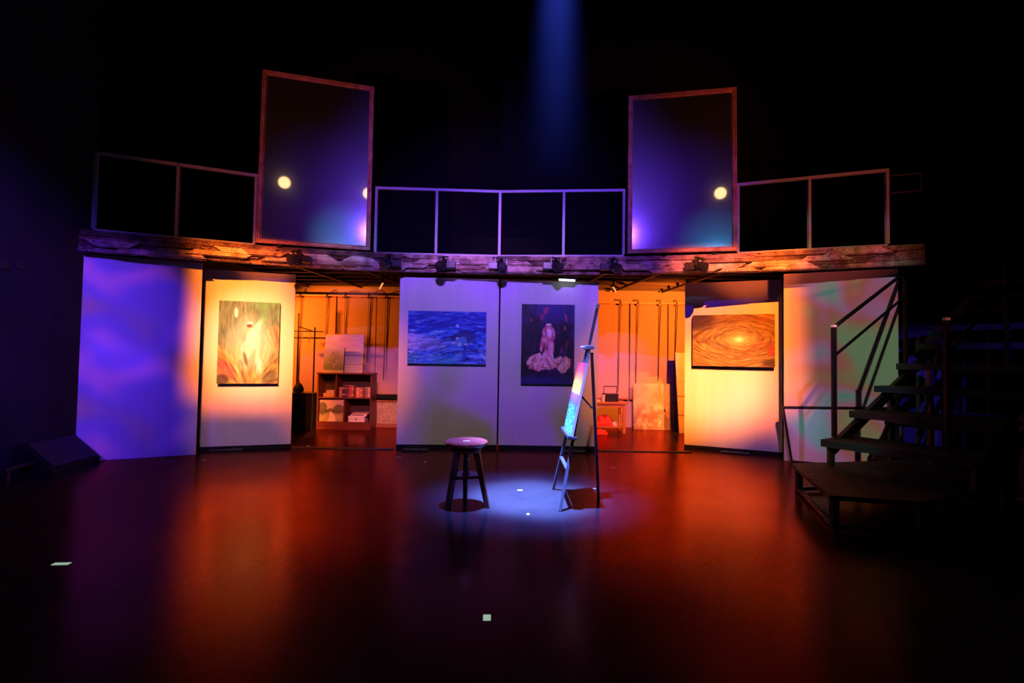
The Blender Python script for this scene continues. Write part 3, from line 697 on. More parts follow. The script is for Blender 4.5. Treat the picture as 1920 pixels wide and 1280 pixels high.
# black floor weights against the flats
for px, py, w, lab in ((428, 841, .36, 'flat black weight at the foot of the fiery painting flat'), (1376, 846, .34, 'flat black weight at the foot of the orange swirl flat'),
                       (780, 841, .3, 'flat black weight at the foot of the sea painting flat'), (1075, 844, .3, 'flat black weight at the foot of the figure painting flat')):
    c = fl(px, py+3); c[1] -= .03; T = Matrix.Translation((c[0], c[1], 0)) @ Matrix.Rotation(.3 if px < 500 else (-.4 if px > 1300 else 0), 4, 'Z')
    r = thing('stage_weight', (c[0], c[1], 0), lab, 'weight', 'stage weights at the flats')
    MB().box(-w/2, w/2, -.05, .05, 0, .025, T).build('slab', 'satin', r, bevel=.006); 
    q = MB(); pts = [T @ Vector((x, 0, z)) for x, z in ((-.06, .025), (-.05, .05), (.05, .05), (.06, .025))]; q.tube(pts, .007).build('handle', 'steel', r)

# ------------------------------------------------------------------ alcove backs: rods, blinds, cords
def rod(xa, xb, z, y, hooks, label):
    r = thing('curtain_rod', ((xa+xb)/2, y, z), label, 'curtain rod', 'alcove curtain rods')
    MB().tube([(xa, y, z), (xb, y, z)], .014, 12).build('pole', 'rod', r)
    for x in hooks:
        q = MB(); q.tube([(x, 8.6, z+.05), (x, y-.01, z+.05), (x, y-.03, z+.01), (x, y-.01, z-.03)], .008, 8); q.box(x-.03, x+.03, y-.03, y+.02, z-.045, z-.022); q.build('hook', 'hook', r)
def X(px, y, py=640): return at(px, py, y)[0]
YB = 8.50; ZRL, ZRR = at(640, 554, YB)[2], at(1200, 568, YB)[2]
rod(X(535, YB), X(760, YB), ZRL, YB-.02, [X(p, YB) for p in (562, 612, 646, 690, 722)], 'pale curtain rod across the back of the bookcase alcove')
rod(X(1105, YB), X(1300, YB), ZRR, YB-.02, [X(p, YB) for p in (1162, 1195, 1236, 1267)], 'pale curtain rod across the back of the table alcove')
def blind(pa, pb, cords, z0, z1, label):
    xa, xb = X(pa, YB), X(pb, YB); r = thing('bamboo_blind', ((xa+xb)/2, YB+.03, z0), label, 'blind', 'bamboo blinds in the alcoves')
    MB().box(xa, xb, YB+.02, YB+.032, z0, z1).build('slat_sheet', 'blind', r)
    MB().bar((xa, YB+.026, z0+.012), (xb, YB+.026, z0+.012), .024, .03).build('bottom_bar', 'tablewood', r)
    MB().box(xa, xb, YB+.015, YB+.075, z1, z1+.05).build('head_rail', 'tablewood', r)
    for px, ln in cords:
        x = X(px, YB); q = MB(); q.tube([(x, YB+.0, z1), (x-.01, YB, z1-ln*.5), (x-.015, YB, z1-ln)], .004, 6); q.tube([(x+.03, YB, z1), (x+.0, YB, z1-ln*.6), (x-.01, YB, z1-ln)], .0035, 6); q.build('cord', 'cord', r)
ZL0 = at(700, 741, YB)[2]
blind(530, 627.5, [(562, 1.5), (611, 1.3)], ZL0, ZRL-.04, 'left bamboo blind behind the garment rack')
blind(630, 703, [(646, 1.2), (690, 1.1)], ZL0, ZRL-.04, 'bamboo blind directly above the bookcase')
blind(704.5, 765, [(722, 1.4)], ZL0, ZRL-.04, 'bamboo blind right of the bookcase, above the small framed picture')
blind(1100, 1179.5, [(1161, 1.5)], ZL0, ZRR-.03, 'bamboo blind behind the small table')
blind(1182, 1252, [(1194, 1.4), (1236, 1.3)], ZL0, ZRR-.03, 'bamboo blind behind the stained leaning board')
blind(1254, 1310, [(1267, 1.2)], ZL0, ZRR-.03, 'bamboo blind at the right end of the table alcove')

# ------------------------------------------------------------------ bookcase alcove
BY = 7.80
def bx(px): return X(px, BY, 750)
def bz(py): return at(650, py, BY)[2]
x0, x1 = bx(594), bx(696); zt = bz(699); dpt = .30
bc = thing('bookcase', ((x0+x1)/2, BY+dpt/2, 0), 'reddish brown open bookcase of four compartments holding books and pictures', 'bookcase')
for xx in (x0, x1-.02): MB().box(xx, xx+.02, BY, BY+dpt, 0, zt-.02).build('side_panel', 'redwood', bc)
MB().box(x0-.01, x1+.01, BY-.01, BY+dpt, zt-.02, zt).build('top_board', 'redwood', bc)
zs, zp = bz(745), bz(791)
MB().box(x0+.02, x1-.02, BY+.005, BY+dpt-.01, zs-.018, zs).build('shelf', 'redwood', bc)
MB().box(x0+.02, x1-.02, BY+.002, BY+dpt-.01, zp-.018, zp).build('shelf', 'redwood', bc)
MB().box(x0+.02, x1-.02, BY+.004, BY+.022, 0, zp-.018).build('plinth', 'redwood', bc)
MB().box(x0+.02, x1-.02, BY+dpt-.01, BY+dpt, 0, zt-.02).build('back_panel', 'darkcase', bc)
MB().box(bx(628), bx(628)+.02, BY+.006, BY+dpt-.01, zs, zt-.02).build('divider', 'redwood', bc)
MB().box(bx(644), bx(644)+.02, BY+.006, BY+dpt-.01, zp, zs-.018).build('divider', 'redwood', bc)
BK = [(634, 640, .155, (.55, .22, .26), 'mauve'), (640.3, 645.5, .185, (.05, .02, .07), 'dark violet'), (645.8, 650.8, .185, (.09, .03, .10), 'dark plum'), (651.6, 657, .18, (.40, .07, .10), 'crimson'), (657.3, 661, .175, (.5, .13, .08), 'brick red'),
      (661.2, 665, .15, (.08, .03, .02), 'near black'), (665.8, 672, .15, (.9, .40, .12), 'bright orange'), (672.3, 678, .145, (.55, .22, .08), 'tan orange'), (678.3, 682.6, .155, (.14, .07, .04), 'brown'), (682.9, 687.6, .155, (.30, .18, .10), 'speckled brown'), (687.9, 693, .16, (.62, .42, .2), 'sandy')]
for i, (a, b, h, c, nm) in enumerate(BK):
    xa, xb = bx(a), bx(b); o = thing('book', ((xa+xb)/2, BY+.12, zs), f'upright {nm} book in the row on the upper shelf of the bookcase', 'book', 'books on the upper shelf')
    mm = mat('book_cover_'+nm.replace(' ', '_'), c, .5); pm = M['whitebox']
    MB().box(xa, xb, BY+.03, BY+.20, zs, zs+h).build('cover', mm, o, bevel=.0015)
    MB().box(xa+.002, xb-.002, BY+.05, BY+.195, zs+h-.004, zs+h+.001).build('pages', pm, o)
    q = MB()
    for kk in (.2, .72): q.box(xa+.001, xb-.001, BY+.0292, BY+.031, zs+h*kk, zs+h*(kk+.07))
    q.build('spine_band', 'creamcloth' if i % 3 == 1 else 'tablewood', o)
def slab_box(name, px0, px1, py0, z, h, d0, d1, m, lab, cat, grp=None):
    xa, xb = bx(px0), bx(px1); o = thing(name, ((xa+xb)/2, BY+(d0+d1)/2, z), lab, cat, grp)
    MB().box(xa, xb, BY+d0, BY+d1, z, z+h*.75).build('box_body', m, o, bevel=.003)
    MB().box(xa-.003, xb+.003, BY+d0-.003, BY+d1+.003, z+h*.72, z+h).build('lid', m, o, bevel=.002)
    return o
M['mauvebox'] = mat('mauve_card', (.45, .35, .45), .6); M['brownbox'] = mat('brown_card', (.42, .26, .16), .6)
slab_box('storage_box', 604, 625, 0, zs, .06, .04, .2, M['brownbox'], 'brown lidded box on the upper left shelf, lower of two', 'box', 'boxes on the upper left shelf')
slab_box('storage_box', 609, 624, 0, zs+.06, .045, .05, .2, M['mauvebox'], 'mauve lidded box on the upper left shelf, upper of two', 'box', 'boxes on the upper left shelf')
wb = slab_box('white_box', 653, 684, 0, zp, .092, .02, .22, M['whitebox'], 'cream white box with a dark clasp in the lower right compartment', 'box')
c = bx(668); MB().box(c-.012, c+.012, BY+.014, BY+.02, zp+.035, zp+.055).build('clasp', 'darkcase', wb)
xa, xb = bx(658), bx(687); o = thing('book', ((xa+xb)/2, BY+.12, zp+.092), 'pale book lying flat on the cream white box, lower of two', 'book', 'books lying on the white box')
MB().box(xa, xb, BY+.03, BY+.2, zp+.092, zp+.122).build('cover', M['whitebox'], o, bevel=.002)
MB().box(xa+.02, xb-.05, BY+.0285, BY+.03, zp+.100, zp+.114).build('spine_band', 'darkcase', o)
xa, xb = bx(660), bx(690); o = thing('book', ((xa+xb)/2, BY+.12, zp+.122), 'tan book lying flat on the cream white box, upper of two', 'book', 'books lying on the white box')
MB().box(xa, xb, BY+.04, BY+.2, zp+.1225, zp+.146).build('cover', M['brownbox'], o, bevel=.002)
gp = panel_art('garden_picture', (bx(597.5), BY+.04, zp+.001), (1, 0, 0), (0, .06, 1), bx(642)-bx(597.5), bz(750)-zp, (0, -1, 0), .015, art_garden, 'darkcase', 'print', res=(90, 70))
tag(gp, 'landscape picture of trees and a pale path in the lower left compartment of the bookcase', 'picture')
wbd = panel_art('white_board_picture', (bx(600), BY+.10, zt+.001), (1, 0, 0), (0, .10, .995), bx(674)-bx(600), (bz(626)-zt)/.995, (0, -.995, .1), .03, art_planks, 'print_edge', 'print', res=(80, 90))
tag(wbd, 'large pale canvas with faint plank lines standing on top of the bookcase', 'canvas')
dd = panel_art('green_picture', (bx(603), BY+.03, zt+.001), (1, 0, 0), (0, .06, .998), bx(641)-bx(603), bz(651)-zt, (0, -.998, .06), .03, art_dandelion, 'canvasedge', 'print', res=(80, 90))
tag(dd, 'small green canvas of a bushy plant leaning in front of the large pale canvas', 'canvas')
# garment rack
GY = 8.02
def gx(px): return X(px, GY, 700)
def gz(py): return at(575, py, GY)[2]
gr = thing('garment_rack', (gx(572), GY, 0), 'thin dark garment rack with crossbars at the left of the bookcase alcove', 'clothes rack')
for px, py in ((557, 587), (588, 613)):
    MB().tube([(gx(px), GY, .03), (gx(px), GY, gz(py))], .012, 10).build('upright', 'satin', gr)
    MB().bar((gx(px), GY-.05, .015), (gx(px), GY+.3, .015), .03, .03).build('foot', 'satin', gr)
MB().tube([(gx(540), GY, gz(621)), (gx(604), GY, gz(621))], .009, 8).build('rail', 'satin', gr)
MB().tube([(gx(540), GY+.02, gz(633)), (gx(607), GY+.02, gz(633))], .012, 8).build('rail', 'satin', gr)
MB().tube([(gx(557), GY, gz(612)), (gx(588), GY, gz(622))], .009, 8).build('stay', 'satin', gr)
def hanger(px, lab):
    x = gx(px); z = gz(621)-.012; y = GY
    h = thing('coat_hanger', (x, y, z-.1), lab, 'hanger', 'hangers on the garment rack')
    MB().tube([(x-.012, y, z-.005), (x-.008, y, z+.024), (x+.012, y, z+.020), (x+.012, y, z-.02), (x, y, z-.05)], .004, 6).build('hook', 'wire', h)
    MB().tube([(x, y, z-.05), (x+.05, y-.12, z-.12), (x+.03, y-.14, z-.16), (x-.05, y+.13, z-.16), (x-.06, y+.12, z-.12), (x, y, z-.05)], .006, 6).build('shoulder_wire', 'wire', h)
hanger(564, 'wire coat hanger on the garment rack, left of two'); hanger(579, 'wire coat hanger on the garment rack, right of two')
# black cabinet left
ch = thing('black_cabinet', (gx(562), 7.9, 0), 'low black cabinet at the left end of the bookcase alcove', 'cabinet')
xa, xb = X(535, 7.8, 760), X(590, 7.8, 760); z1 = at(575, 736, 7.8)[2]
MB().box(xa, xb, 7.72, 7.96, 0, z1-.02).build('body', 'black', ch); MB().box(xa-.01, xb+.01, 7.71, 7.97, z1-.02, z1).build('top_board', 'satin', ch)
for k in (0, 1): MB().box(xa+.02+k*(xb-xa)/2, xa-.02+(k+1)*(xb-xa)/2, 7.708, 7.72, .06, z1-.05).build('door', 'satin', ch)
bg_ = thing('dark_bag', (X(561, 7.84, 720), 7.84, z1), 'small dark pouch on the low black cabinet', 'bag')
MB().lathe([(.03, z1), (.075, z1+.01), (.08, z1+.06), (.05, z1+.12), (.02, z1+.15)], 14, Matrix.Translation((X(560, 7.84, 720), 7.84, 0))).build('pouch', 'black', bg_, smooth=True)
MB().tube([(X(560, 7.84, 720)-.02, 7.84, z1+.14), (X(560, 7.84, 720), 7.84, z1+.2), (X(560, 7.84, 720)+.02, 7.84, z1+.14)], .006, 6).build('strap', 'black', bg_)
# low shelf and framed picture right of bookcase
ls = thing('low_shelf', (X(725, 8.3, 745), 8.3, 0), 'low black shelf right of the bookcase under the blind', 'shelf')
xa, xb = X(700, 8.3, 745), X(775, 8.3, 745); zz = at(720, 741, 8.2)[2]
MB().box(xa, xb, 8.2, 8.45, zz-.055, zz).build('top_board', 'black', ls)
for xx in (xa+.02, xb-.05): MB().box(xx, xx+.03, 8.22, 8.43, 0, zz-.055).build('side_panel', 'black', ls)
yf = 8.14; xa, xb = X(704, yf, 770), X(752, yf, 770); z1 = at(720, 750, yf)[2]; z0 = .03
fp = thing('framed_picture', ((xa+xb)/2, yf, 0), 'yellowish picture in a brown frame standing on the floor right of the bookcase', 'framed picture')
panel_art('picture', (xa+.03, yf, z0+.03), (1, 0, 0), (0, 0, 1), xb-xa-.06, z1-z0-.06, (0, -1, 0), .01, art_yellow, 'darkcase', 'print', parent=fp, res=(40, 40))
for (a, b, c_, d_) in ((xa, xb, 0, z0+.03), (xa, xb, z1-.03, z1), (xa, xa+.03, z0+.03, z1-.03), (xb-.03, xb, z0+.03, z1-.03)):
    MB().box(a, b, yf-.015, yf+.015, c_, d_).build('frame_side', 'tablewood', fp)

# ------------------------------------------------------------------ table alcove
TY = 7.85
def tx(px, y=TY): return X(px, y, 770)
ztt = at(1150, 754, TY)[2]
tb = thing('small_table', (tx(1145), TY+.2, 0), 'small reddish wooden table with a lower shelf in the right alcove', 'table')
xa, xb = tx(1098), tx(1177)
MB().box(xa, xb, TY, TY+.40, ztt-.03, ztt).build('tabletop', 'tablewood', tb, bevel=.003)
for xx in (xa+.02, xb-.07):
    for yy in (TY+.02, TY+.34): MB().box(xx, xx+.045, yy, yy+.04, 0, ztt-.03).build('leg', 'tablewood', tb)
MB().box(xa+.03, xb-.04, TY+.03, TY+.37, .085, .105).build('lower_shelf', 'tablewood', tb)
MB().box(xa+.06, xb-.075, TY+.025, TY+.04, ztt-.08, ztt-.03).build('apron', 'tablewood', tb)
tbx = thing('tool_box', (tx(1149), TY+.2, ztt), 'black tool box with a raised carrying handle on the small table', 'tool box')
xa, xb = tx(1135), tx(1162); hb = .12
MB().box(xa, xb, TY+.1, TY+.28, ztt, ztt+hb).build('body', 'satin', tbx, bevel=.006)
MB().box(xa-.005, xb+.005, TY+.095, TY+.285, ztt+hb-.02, ztt+hb+.004).build('lid', 'satin', tbx, bevel=.004)
q = MB(); q.tube([(xa+.01, TY+.19, ztt+hb), (xa+.01, TY+.19, ztt+.24), (xb-.01, TY+.19, ztt+.24), (xb-.01, TY+.19, ztt+hb)], .008, 8).build('handle', 'satin', tbx)
cp = thing('paper_cup', (tx(1132), TY+.07, ztt), 'white paper cup beside the tool box on the small table', 'cup')
MB().lathe([(.024, 0), (.034, .10), (.036, .102), (.031, .1), (.022, .006)], 20, Matrix.Translation((tx(1132), TY+.07, ztt))).build('cup_wall', 'cup', cp, smooth=True)
MB().lathe([(.034, .098), (.038, .1), (.037, .106), (.034, .107)], 20, Matrix.Translation((tx(1132), TY+.07, ztt))).build('rim', 'cup', cp)
nb = MB().box(tx(1108), tx(1127), TY+.06, TY+.22, ztt, ztt+.03).build('notebook', 'creamcloth'); tag(nb, 'pale notebook at the left edge of the small table beside the cup', 'notebook')
def cloth(name, m, cx, cy, z, rx, ry, h, seed, lab):
    q = MB(); n1, n2 = 28, 14; vs = []; rg = np.random.RandomState(seed)
    for j in range(n2+1):
        for i in range(n1):
            th, ph = i*2*math.pi/n1, j/n2*math.pi/2
            w = .75+.5*float(fbm(np.array(math.cos(th)*2+5+seed), np.array(math.sin(th)*2+j*.25), seed))
            vs.append((cx+rx*math.cos(th)*math.cos(ph)*w, cy+ry*math.sin(th)*math.cos(ph)*w, z+h*math.sin(ph)*(.6+.8*float(vn(np.array(i*.6), np.array(j*.6), seed)))))
    fs = [(j*n1+i, j*n1+(i+1) % n1, (j+1)*n1+(i+1) % n1, (j+1)*n1+i) for j in range(n2) for i in range(n1)]+[tuple(range(n1))[::-1]]
    q.add(vs, fs); o = q.build(name, m, smooth=False)
    for p in o.data.polygons: p.use_smooth = True
    return tag(o, lab, 'cloth')
cloth('red_cloth', 'redcloth', tx(1137), TY+.20, .1055, .17, .13, .13, 3, 'crumpled red cloth on the lower shelf of the small table')
cloth('red_garment', 'redcloth', tx(1126, 7.7), 7.72, .0, .12, .07, .07, 8, 'red garment spilling onto the floor in front of the small table')
cloth('cream_cloth', 'creamcloth', tx(1157), TY+.16, .1055, .05, .05, .06, 5, 'crumpled cream cloth beside the red cloth on the lower shelf')
# leaning stained board
a, b = fl(1188, 805), fl(1265, 805); tl = at(1186, 719, 8.35)
W_ = b[0]-a[0]; hz_ = math.hypot(8.40-a[1], tl[2]); uz = Vector((0, 8.40-a[1], tl[2])).normalized()
sb = panel_art('stained_board', (a[0], a[1], .002), (1, 0, 0), uz, W_, hz_, uz.cross(Vector((1, 0, 0)))*-1 if uz.cross(Vector((1, 0, 0))).y > 0 else uz.cross(Vector((1, 0, 0))), .02, art_stain, 'print_edge', 'print', res=(70, 80))
tag(sb, 'cream board with brown mould stains leaning under the blinds in the table alcove', 'board')
ax = fl(1263, 806); bx_ = X(1300, ax[1]); zt2 = at(1270, 660, ax[1]+.2)[2]
uz = Vector((0, .22, zt2)).normalized()
tbd = panel_art('tall_board', (ax[0]-.03, 7.98, .002), (1, 0, 0), uz, .5, zt2, (0, -uz.z, uz.y), .05, art_planks, 'canvasedge', 'print', res=(40, 60))
tag(tbd, 'tall pale board standing on end beside the stained board, partly behind the swirl flat', 'board')

# ------------------------------------------------------------------ low white board before the right flat
a6, b6, d6, n6 = F6
pa, pb = a6+n6*.06, b6+n6*.06
c4 = [Vector(onpl(*p, pa, pb)) for p in ((1484, 862), (1690, 872), (1690, 765), (1468, 763))]
c4[0].z = c4[1].z = .012
wbq = thing('low_white_board', ((c4[0].x+c4[1].x)/2, (c4[0].y+c4[1].y)/2, 0), 'low white board with slanted black frame standing before the rightmost flat', 'board')
MB().prism([p+n6*.0 for p in c4], n6*.015).build('panel', 'white', wbq)
for i in range(4):
    MB().bar(c4[i]+n6*.012, c4[(i+1) % 4]+n6*.012, .024, .035, up=tuple(n6)).build('frame_side', 'satin', wbq)

M['nosing'] = mat('lit_nosing', (.03, .03, .035), .4, spec=.4)  # colour lighter than the treads, standing in for light on the step edges
# ------------------------------------------------------------------ staircase at right
D = Vector((.838, .546, 0)); Wd = Vector((.546, -.838, 0)); RUN = Vector((.46, .30, 0)); T0 = Vector((2.80, 4.49, 0)); RISE = .23
sr = thing('stage_staircase', (4.2, 4.9, 0), 'dark open steel staircase with wooden treads climbing right to the gallery', 'staircase')
NT = 9; SW = 1.08
def T_(k): return T0+RUN*k+Vector((0, 0, .48+RISE*k))
for k in range(NT):
    p = T_(k); q = MB()
    q.prism([p-Vector((0, 0, .045)), p+Wd*SW-Vector((0, 0, .045)), p+Wd*SW+D*.50-Vector((0, 0, .045)), p+D*.50-Vector((0, 0, .045))], (0, 0, .045))
    q.build('tread', 'tread' if 'tread' in M else M.setdefault('tread', mat('tread_black', (.010, .010, .012), .65, spec=.25, var=.2, vscale=5)), sr)
    MB().bar(p-Vector((0, 0, .03))-D*.008, p+Wd*SW-Vector((0, 0, .03))-D*.008, .014, .065).build('nosing', 'nosing', sr)
for w_ in (.05, SW-.05):
    a = T_(0)+Wd*w_+D*.05-Vector((0, 0, .10)); b = T_(NT-1)+Wd*w_+D*.45-Vector((0, 0, .10))
    MB().bar(a, b, .04, .10).build('stringer', 'steel', sr)
    for k in range(0, NT, 2):
        p = T_(k)+Wd*w_+D*(.06 if k == 0 else .25); z0 = .25 if k == 0 else 0.0
        if k == 0 and w_ > .5: z0 = .25
        MB().bar((p.x, p.y, z0), (p.x, p.y, p.z-.05), .045, .045).build('leg', 'steel', sr)
    # diagonal braces
    for k in (1, 3, 5):
        p0 = T_(k)+Wd*w_+D*.2; p1 = T_(k+2)+Wd*w_+D*.2
        MB().bar((p0.x, p0.y, .04), (p1.x, p1.y, p1.z-.1), .03, .03).build('brace', 'steel', sr)
for k in (2, 4, 6, 8):
    for zz in (.06, .55):
        p = T_(k)+D*.25
        if zz < p.z-.2: MB().bar((p.x, p.y, zz), (p.x+Wd.x*SW, p.y+Wd.y*SW, zz), .04, .04).build('cross_bar', 'steel', sr)
for w_, hh in ((.0, 1.02), (.82, 1.04)):
    b0 = Vector((3.0, 4.62, .48))+Wd*w_; top0 = b0+Vector((0, 0, hh)); q = MB()
    MB().bar(b0, top0, .034, .034).build('newel_post', 'black', sr)
    MB().bar(top0, top0+Vector((0, 0, .022)), .036, .036).build('post_cap', 'capwhite', sr)
    e = RUN*8.2+Vector((0, 0, RISE*8.2))
    MB().tube([top0, top0+e], .019, 10).build('handrail', 'black', sr); m_ = Vector((0, 0, -.27))
    MB().tube([top0+m_, top0+m_+e], .014, 10).build('mid_rail', 'black', sr)
    for k in (3, 6):
        ee = RUN*k+Vector((0, 0, RISE*k)); MB().bar(b0+ee, top0+ee, .03, .03).build('rail_post', 'black', sr)
for k in (2, 4):
    p = T_(k)+Wd*(SW-.05)+D*.25
    q = MB(); q.lathe([(.01, .0), (.05, .004), (.05, .014), (.012, .02)], 18, Matrix.Translation((p.x, p.y, 0))).build('foot_plate', 'lightsteel', sr)
# low platform in front of the stairs
zp_ = .25; pc = [fl(1484, 868, zp_), fl(1556, 928, zp_), fl(1735, 940, zp_), fl(1900, 905, zp_), fl(1700, 862, zp_)]
pc = [Vector(p) for p in pc]; cc = sum(pc, Vector())/5
pf = thing('low_platform', (cc.x, cc.y, 0), 'low angular black platform forming the first step of the staircase', 'platform')
MB().prism([p-Vector((0, 0, .035)) for p in pc], (0, 0, .034)).build('platform_top', 'tread', pf)
for p in pc:
    i = (cc-p).normalized()*.06; MB().bar((p.x+i.x, p.y+i.y, 0), (p.x+i.x, p.y+i.y, zp_-.035), .045, .045).build('leg', 'steel', pf)
for i in range(5):
    a, b = pc[i], pc[(i+1) % 5]; ia, ib = (cc-a).normalized()*.06, (cc-b).normalized()*.06
    MB().bar((a.x+ia.x, a.y+ia.y, .03), (b.x+ib.x, b.y+ib.y, .03), .03, .03).build('bottom_bar', 'steel', pf)
tape(.035, .018, fl(1522, 889, zp_), .3, 'tapew', 'tiny white tape mark on the low platform before the stairs', zp_, None)
# crates behind the stairs
for (x, y, z, w, d_, h, lab) in ((5.15, 6.75, 0, .95, .5, .95, 'grey crate standing on the floor behind the staircase, lower of the stack'), (5.2, 6.75, .952, .9, .45, .75, 'grey crate stacked on another behind the staircase, upper of the stack'), ):
    o = thing('storage_crate', (x, y, z), lab, 'crate', 'crates behind the staircase')
    MB().box(x-w/2, x+w/2, y-d_/2, y+d_/2, z, z+h).build('body', 'crate', o, bevel=.004)
    for zz in (z+.02, z+h-.07): MB().box(x-w/2-.01, x+w/2+.01, y-d_/2-.015, y-d_/2+.001, zz, zz+.05).build('batten', 'crate', o)

# ------------------------------------------------------------------ left side gear
mz = thing('floor_monitor', (-4.1, 4.75, 0), 'black wedge floor monitor speaker by the foot of the leftmost flat', 'loudspeaker')
f0, f1 = Vector(fl(97, 893)), Vector(fl(188, 866)); dirw = (f1-f0).normalized(); nb_ = Vector((-dirw.y, dirw.x, 0))
sec = [(0, 0), (.06, .0), (.40, .0), (.34, .27), (.26, .30), (-.0, .06)]
poly = [f0+nb_*u+Vector((0, 0, v)) for u, v in sec]
MB().prism(poly, dirw*(f1-f0).length).build('cabinet', 'black', mz, bevel=.006)
g0, g1 = Vector(sec[5]), Vector(sec[4]); gn = Vector((-(g1.y-g0.y), g1.x-g0.x)).normalized(); q = MB()
pp = [f0+dirw*.03+nb_*(g0.x+(g1.x-g0.x)*t+gn.x*.004)+Vector((0, 0, g0.y+(g1.y-g0.y)*t+gn.y*.004)) for t in (.06, .94)]
ln = dirw*((f1-f0).length-.06)
q.prism([pp[0], pp[0]+ln, pp[1]+ln, pp[1]], nb_*gn.x*.008+Vector((0, 0, gn.y*.008))).build('grille', 'grill', mz)
c = (f0+nb_*.22); MB().box(c.x-.01, c.x+.005, c.y-.05, c.y+.05, .10, .14).build('side_handle', 'black', mz)
cs = thing('equipment_case', (-4.45, 4.25, 0), 'black equipment case with a pale edge at the far left beside the wall', 'case')
e0 = Vector(fl(14, 880)); MB().box(e0.x-.45, e0.x, e0.y, e0.y+.45, 0, .30).build('case_body', 'black', cs, bevel=.005)
MB().box(e0.x-.45, e0.x, e0.y-.004, e0.y+.001, .285, .30).build('edge_trim', 'lightsteel', cs); MB().box(e0.x-.001, e0.x+.003, e0.y-.004, e0.y+.02, .2, .30).build('corner_trim', 'lightsteel', cs)
pb_ = thing('pipe_base', (-4.0, 4.3, 0), 'dark horizontal pipe on low feet between the equipment case and floor monitor', 'pipe stand')
a, b = Vector(fl(5, 905)), Vector(fl(78, 889)); MB().tube([a+Vector((0, 0, .10)), b+Vector((0, 0, .13))], .022, 10).build('pipe', 'steel', pb_)
for p, z in ((a.lerp(b, .1), .09), (a.lerp(b, .9), .12)): MB().bar((p.x, p.y, 0), (p.x, p.y, z), .03, .03).build('foot', 'steel', pb_)
pt = b+Vector((0, 0, .153)); tp = MB().box(pt.x-.05, pt.x+.02, pt.y-.012, pt.y+.012, pt.z-.001, pt.z+.002).build('tape_mark', 'tapew'); tag(tp, 'white tape on the dark pipe beside the floor monitor', 'tape mark')
for px, lab in ((8, 'dark socket plate on the left wall, left of two'), (38, 'dark socket plate on the left wall, right of two')):
    r = ray(px, 495); p = CAM+r*(-4.75/r[0]); o = thing('wall_socket', (p[0], p[1], p[2]), lab, 'wall socket', 'sockets on the left wall')
    MB().box(-4.75, -4.738, p[1]-.04, p[1]+.04, p[2]-.04, p[2]+.04).build('plate', 'socket', o, bevel=.003)
    MB().lathe([(.005, 0), (.018, 0), (.018, .006), (.004, .006)], 16, Matrix.Translation((-4.738, p[1], p[2])) @ Matrix.Rotation(math.pi/2, 4, 'Y')).build('inlet', 'steel', o)

# ------------------------------------------------------------------ lamps of the hall
def spot(name, loc, tgt, power, col, half, blend=.6, rad=.05, gobo=None, cut=None):
    l = bpy.data.lights.new(name, 'SPOT'); l.energy = power; l.color = col; l.spot_size = R(half*2); l.spot_blend = blend; l.shadow_soft_size = rad
    o = bpy.data.objects.new(name, l); COL.objects.link(o); o.location = loc
    o.rotation_euler = (Vector(tgt)-Vector(loc)).to_track_quat('-Z', 'Y').to_euler()
    if gobo:
        l.use_nodes = True; nt = l.node_tree; e = nt.nodes['Emission']
        tc = nt.nodes.new('ShaderNodeTexCoord'); mp = nt.nodes.new('ShaderNodeMapping'); mp.inputs['Location'].default_value = gobo[0]
        n = nt.nodes.new('ShaderNodeTexNoise'); n.inputs['Scale'].default_value = gobo[1]; n.inputs['Detail'].default_value = 1.0; n.inputs['Distortion'].default_value = .6
        r = nt.nodes.new('ShaderNodeValToRGB')
        el = r.color_ramp.elements
        while len(el) > 1: el.remove(el[-1])
        el[0].position = gobo[2][0][0]; el[0].color = (*gobo[2][0][1], 1)
        for pos, c_ in gobo[2][1:]: k = el.new(pos); k.color = (*c_, 1)
        nt.links.new(tc.outputs['Normal'], mp.inputs['Vector']); nt.links.new(mp.outputs[0], n.inputs['Vector'])
        nt.links.new(n.outputs['Fac'], r.inputs[0]); nt.links.new(r.outputs[0], e.inputs['Color'])
    if cut:      # framing shutters: left, right, bottom, top limits as tangents off the axis, and their softness
        l.use_nodes = True; nt = l.node_tree; e = nt.nodes['Emission']
        tc = nt.nodes.new('ShaderNodeTexCoord'); sx = nt.nodes.new('ShaderNodeSeparateXYZ'); nt.links.new(tc.outputs['Normal'], sx.inputs[0])
        ab = nt.nodes.new('ShaderNodeMath'); ab.operation = 'ABSOLUTE'; nt.links.new(sx.outputs['Z'], ab.inputs[0])
        prev = None
        for axis, lo, hi, s0, s1 in (('X', cut[0], cut[1], cut[4], cut[5]), ('Y', cut[2], cut[3], cut[6], cut[7])):
            dv = nt.nodes.new('ShaderNodeMath'); dv.operation = 'DIVIDE'; nt.links.new(sx.outputs[axis], dv.inputs[0]); nt.links.new(ab.outputs[0], dv.inputs[1])
            for a_, b_ in ((lo-s0, lo+s0), (hi+s1, hi-s1)):
                mr = nt.nodes.new('ShaderNodeMapRange'); mr.interpolation_type = 'SMOOTHSTEP'
                mr.inputs['From Min'].default_value = a_; mr.inputs['From Max'].default_value = b_
                nt.links.new(dv.outputs[0], mr.inputs[0])
                if prev is None: prev = mr.outputs[0]
                else:
                    mu = nt.nodes.new('ShaderNodeMath'); mu.operation = 'MULTIPLY'; nt.links.new(prev, mu.inputs[0]); nt.links.new(mr.outputs[0], mu.inputs[1]); prev = mu.outputs[0]
        nt.links.new(prev, e.inputs['Strength'])
    return o
def point(name, loc, power, col, rad=.05):
    l = bpy.data.lights.new(name, 'POINT'); l.energy = power; l.color = col; l.shadow_soft_size = rad
    o = bpy.data.objects.new(name, l); COL.objects.link(o); o.location = loc; return o

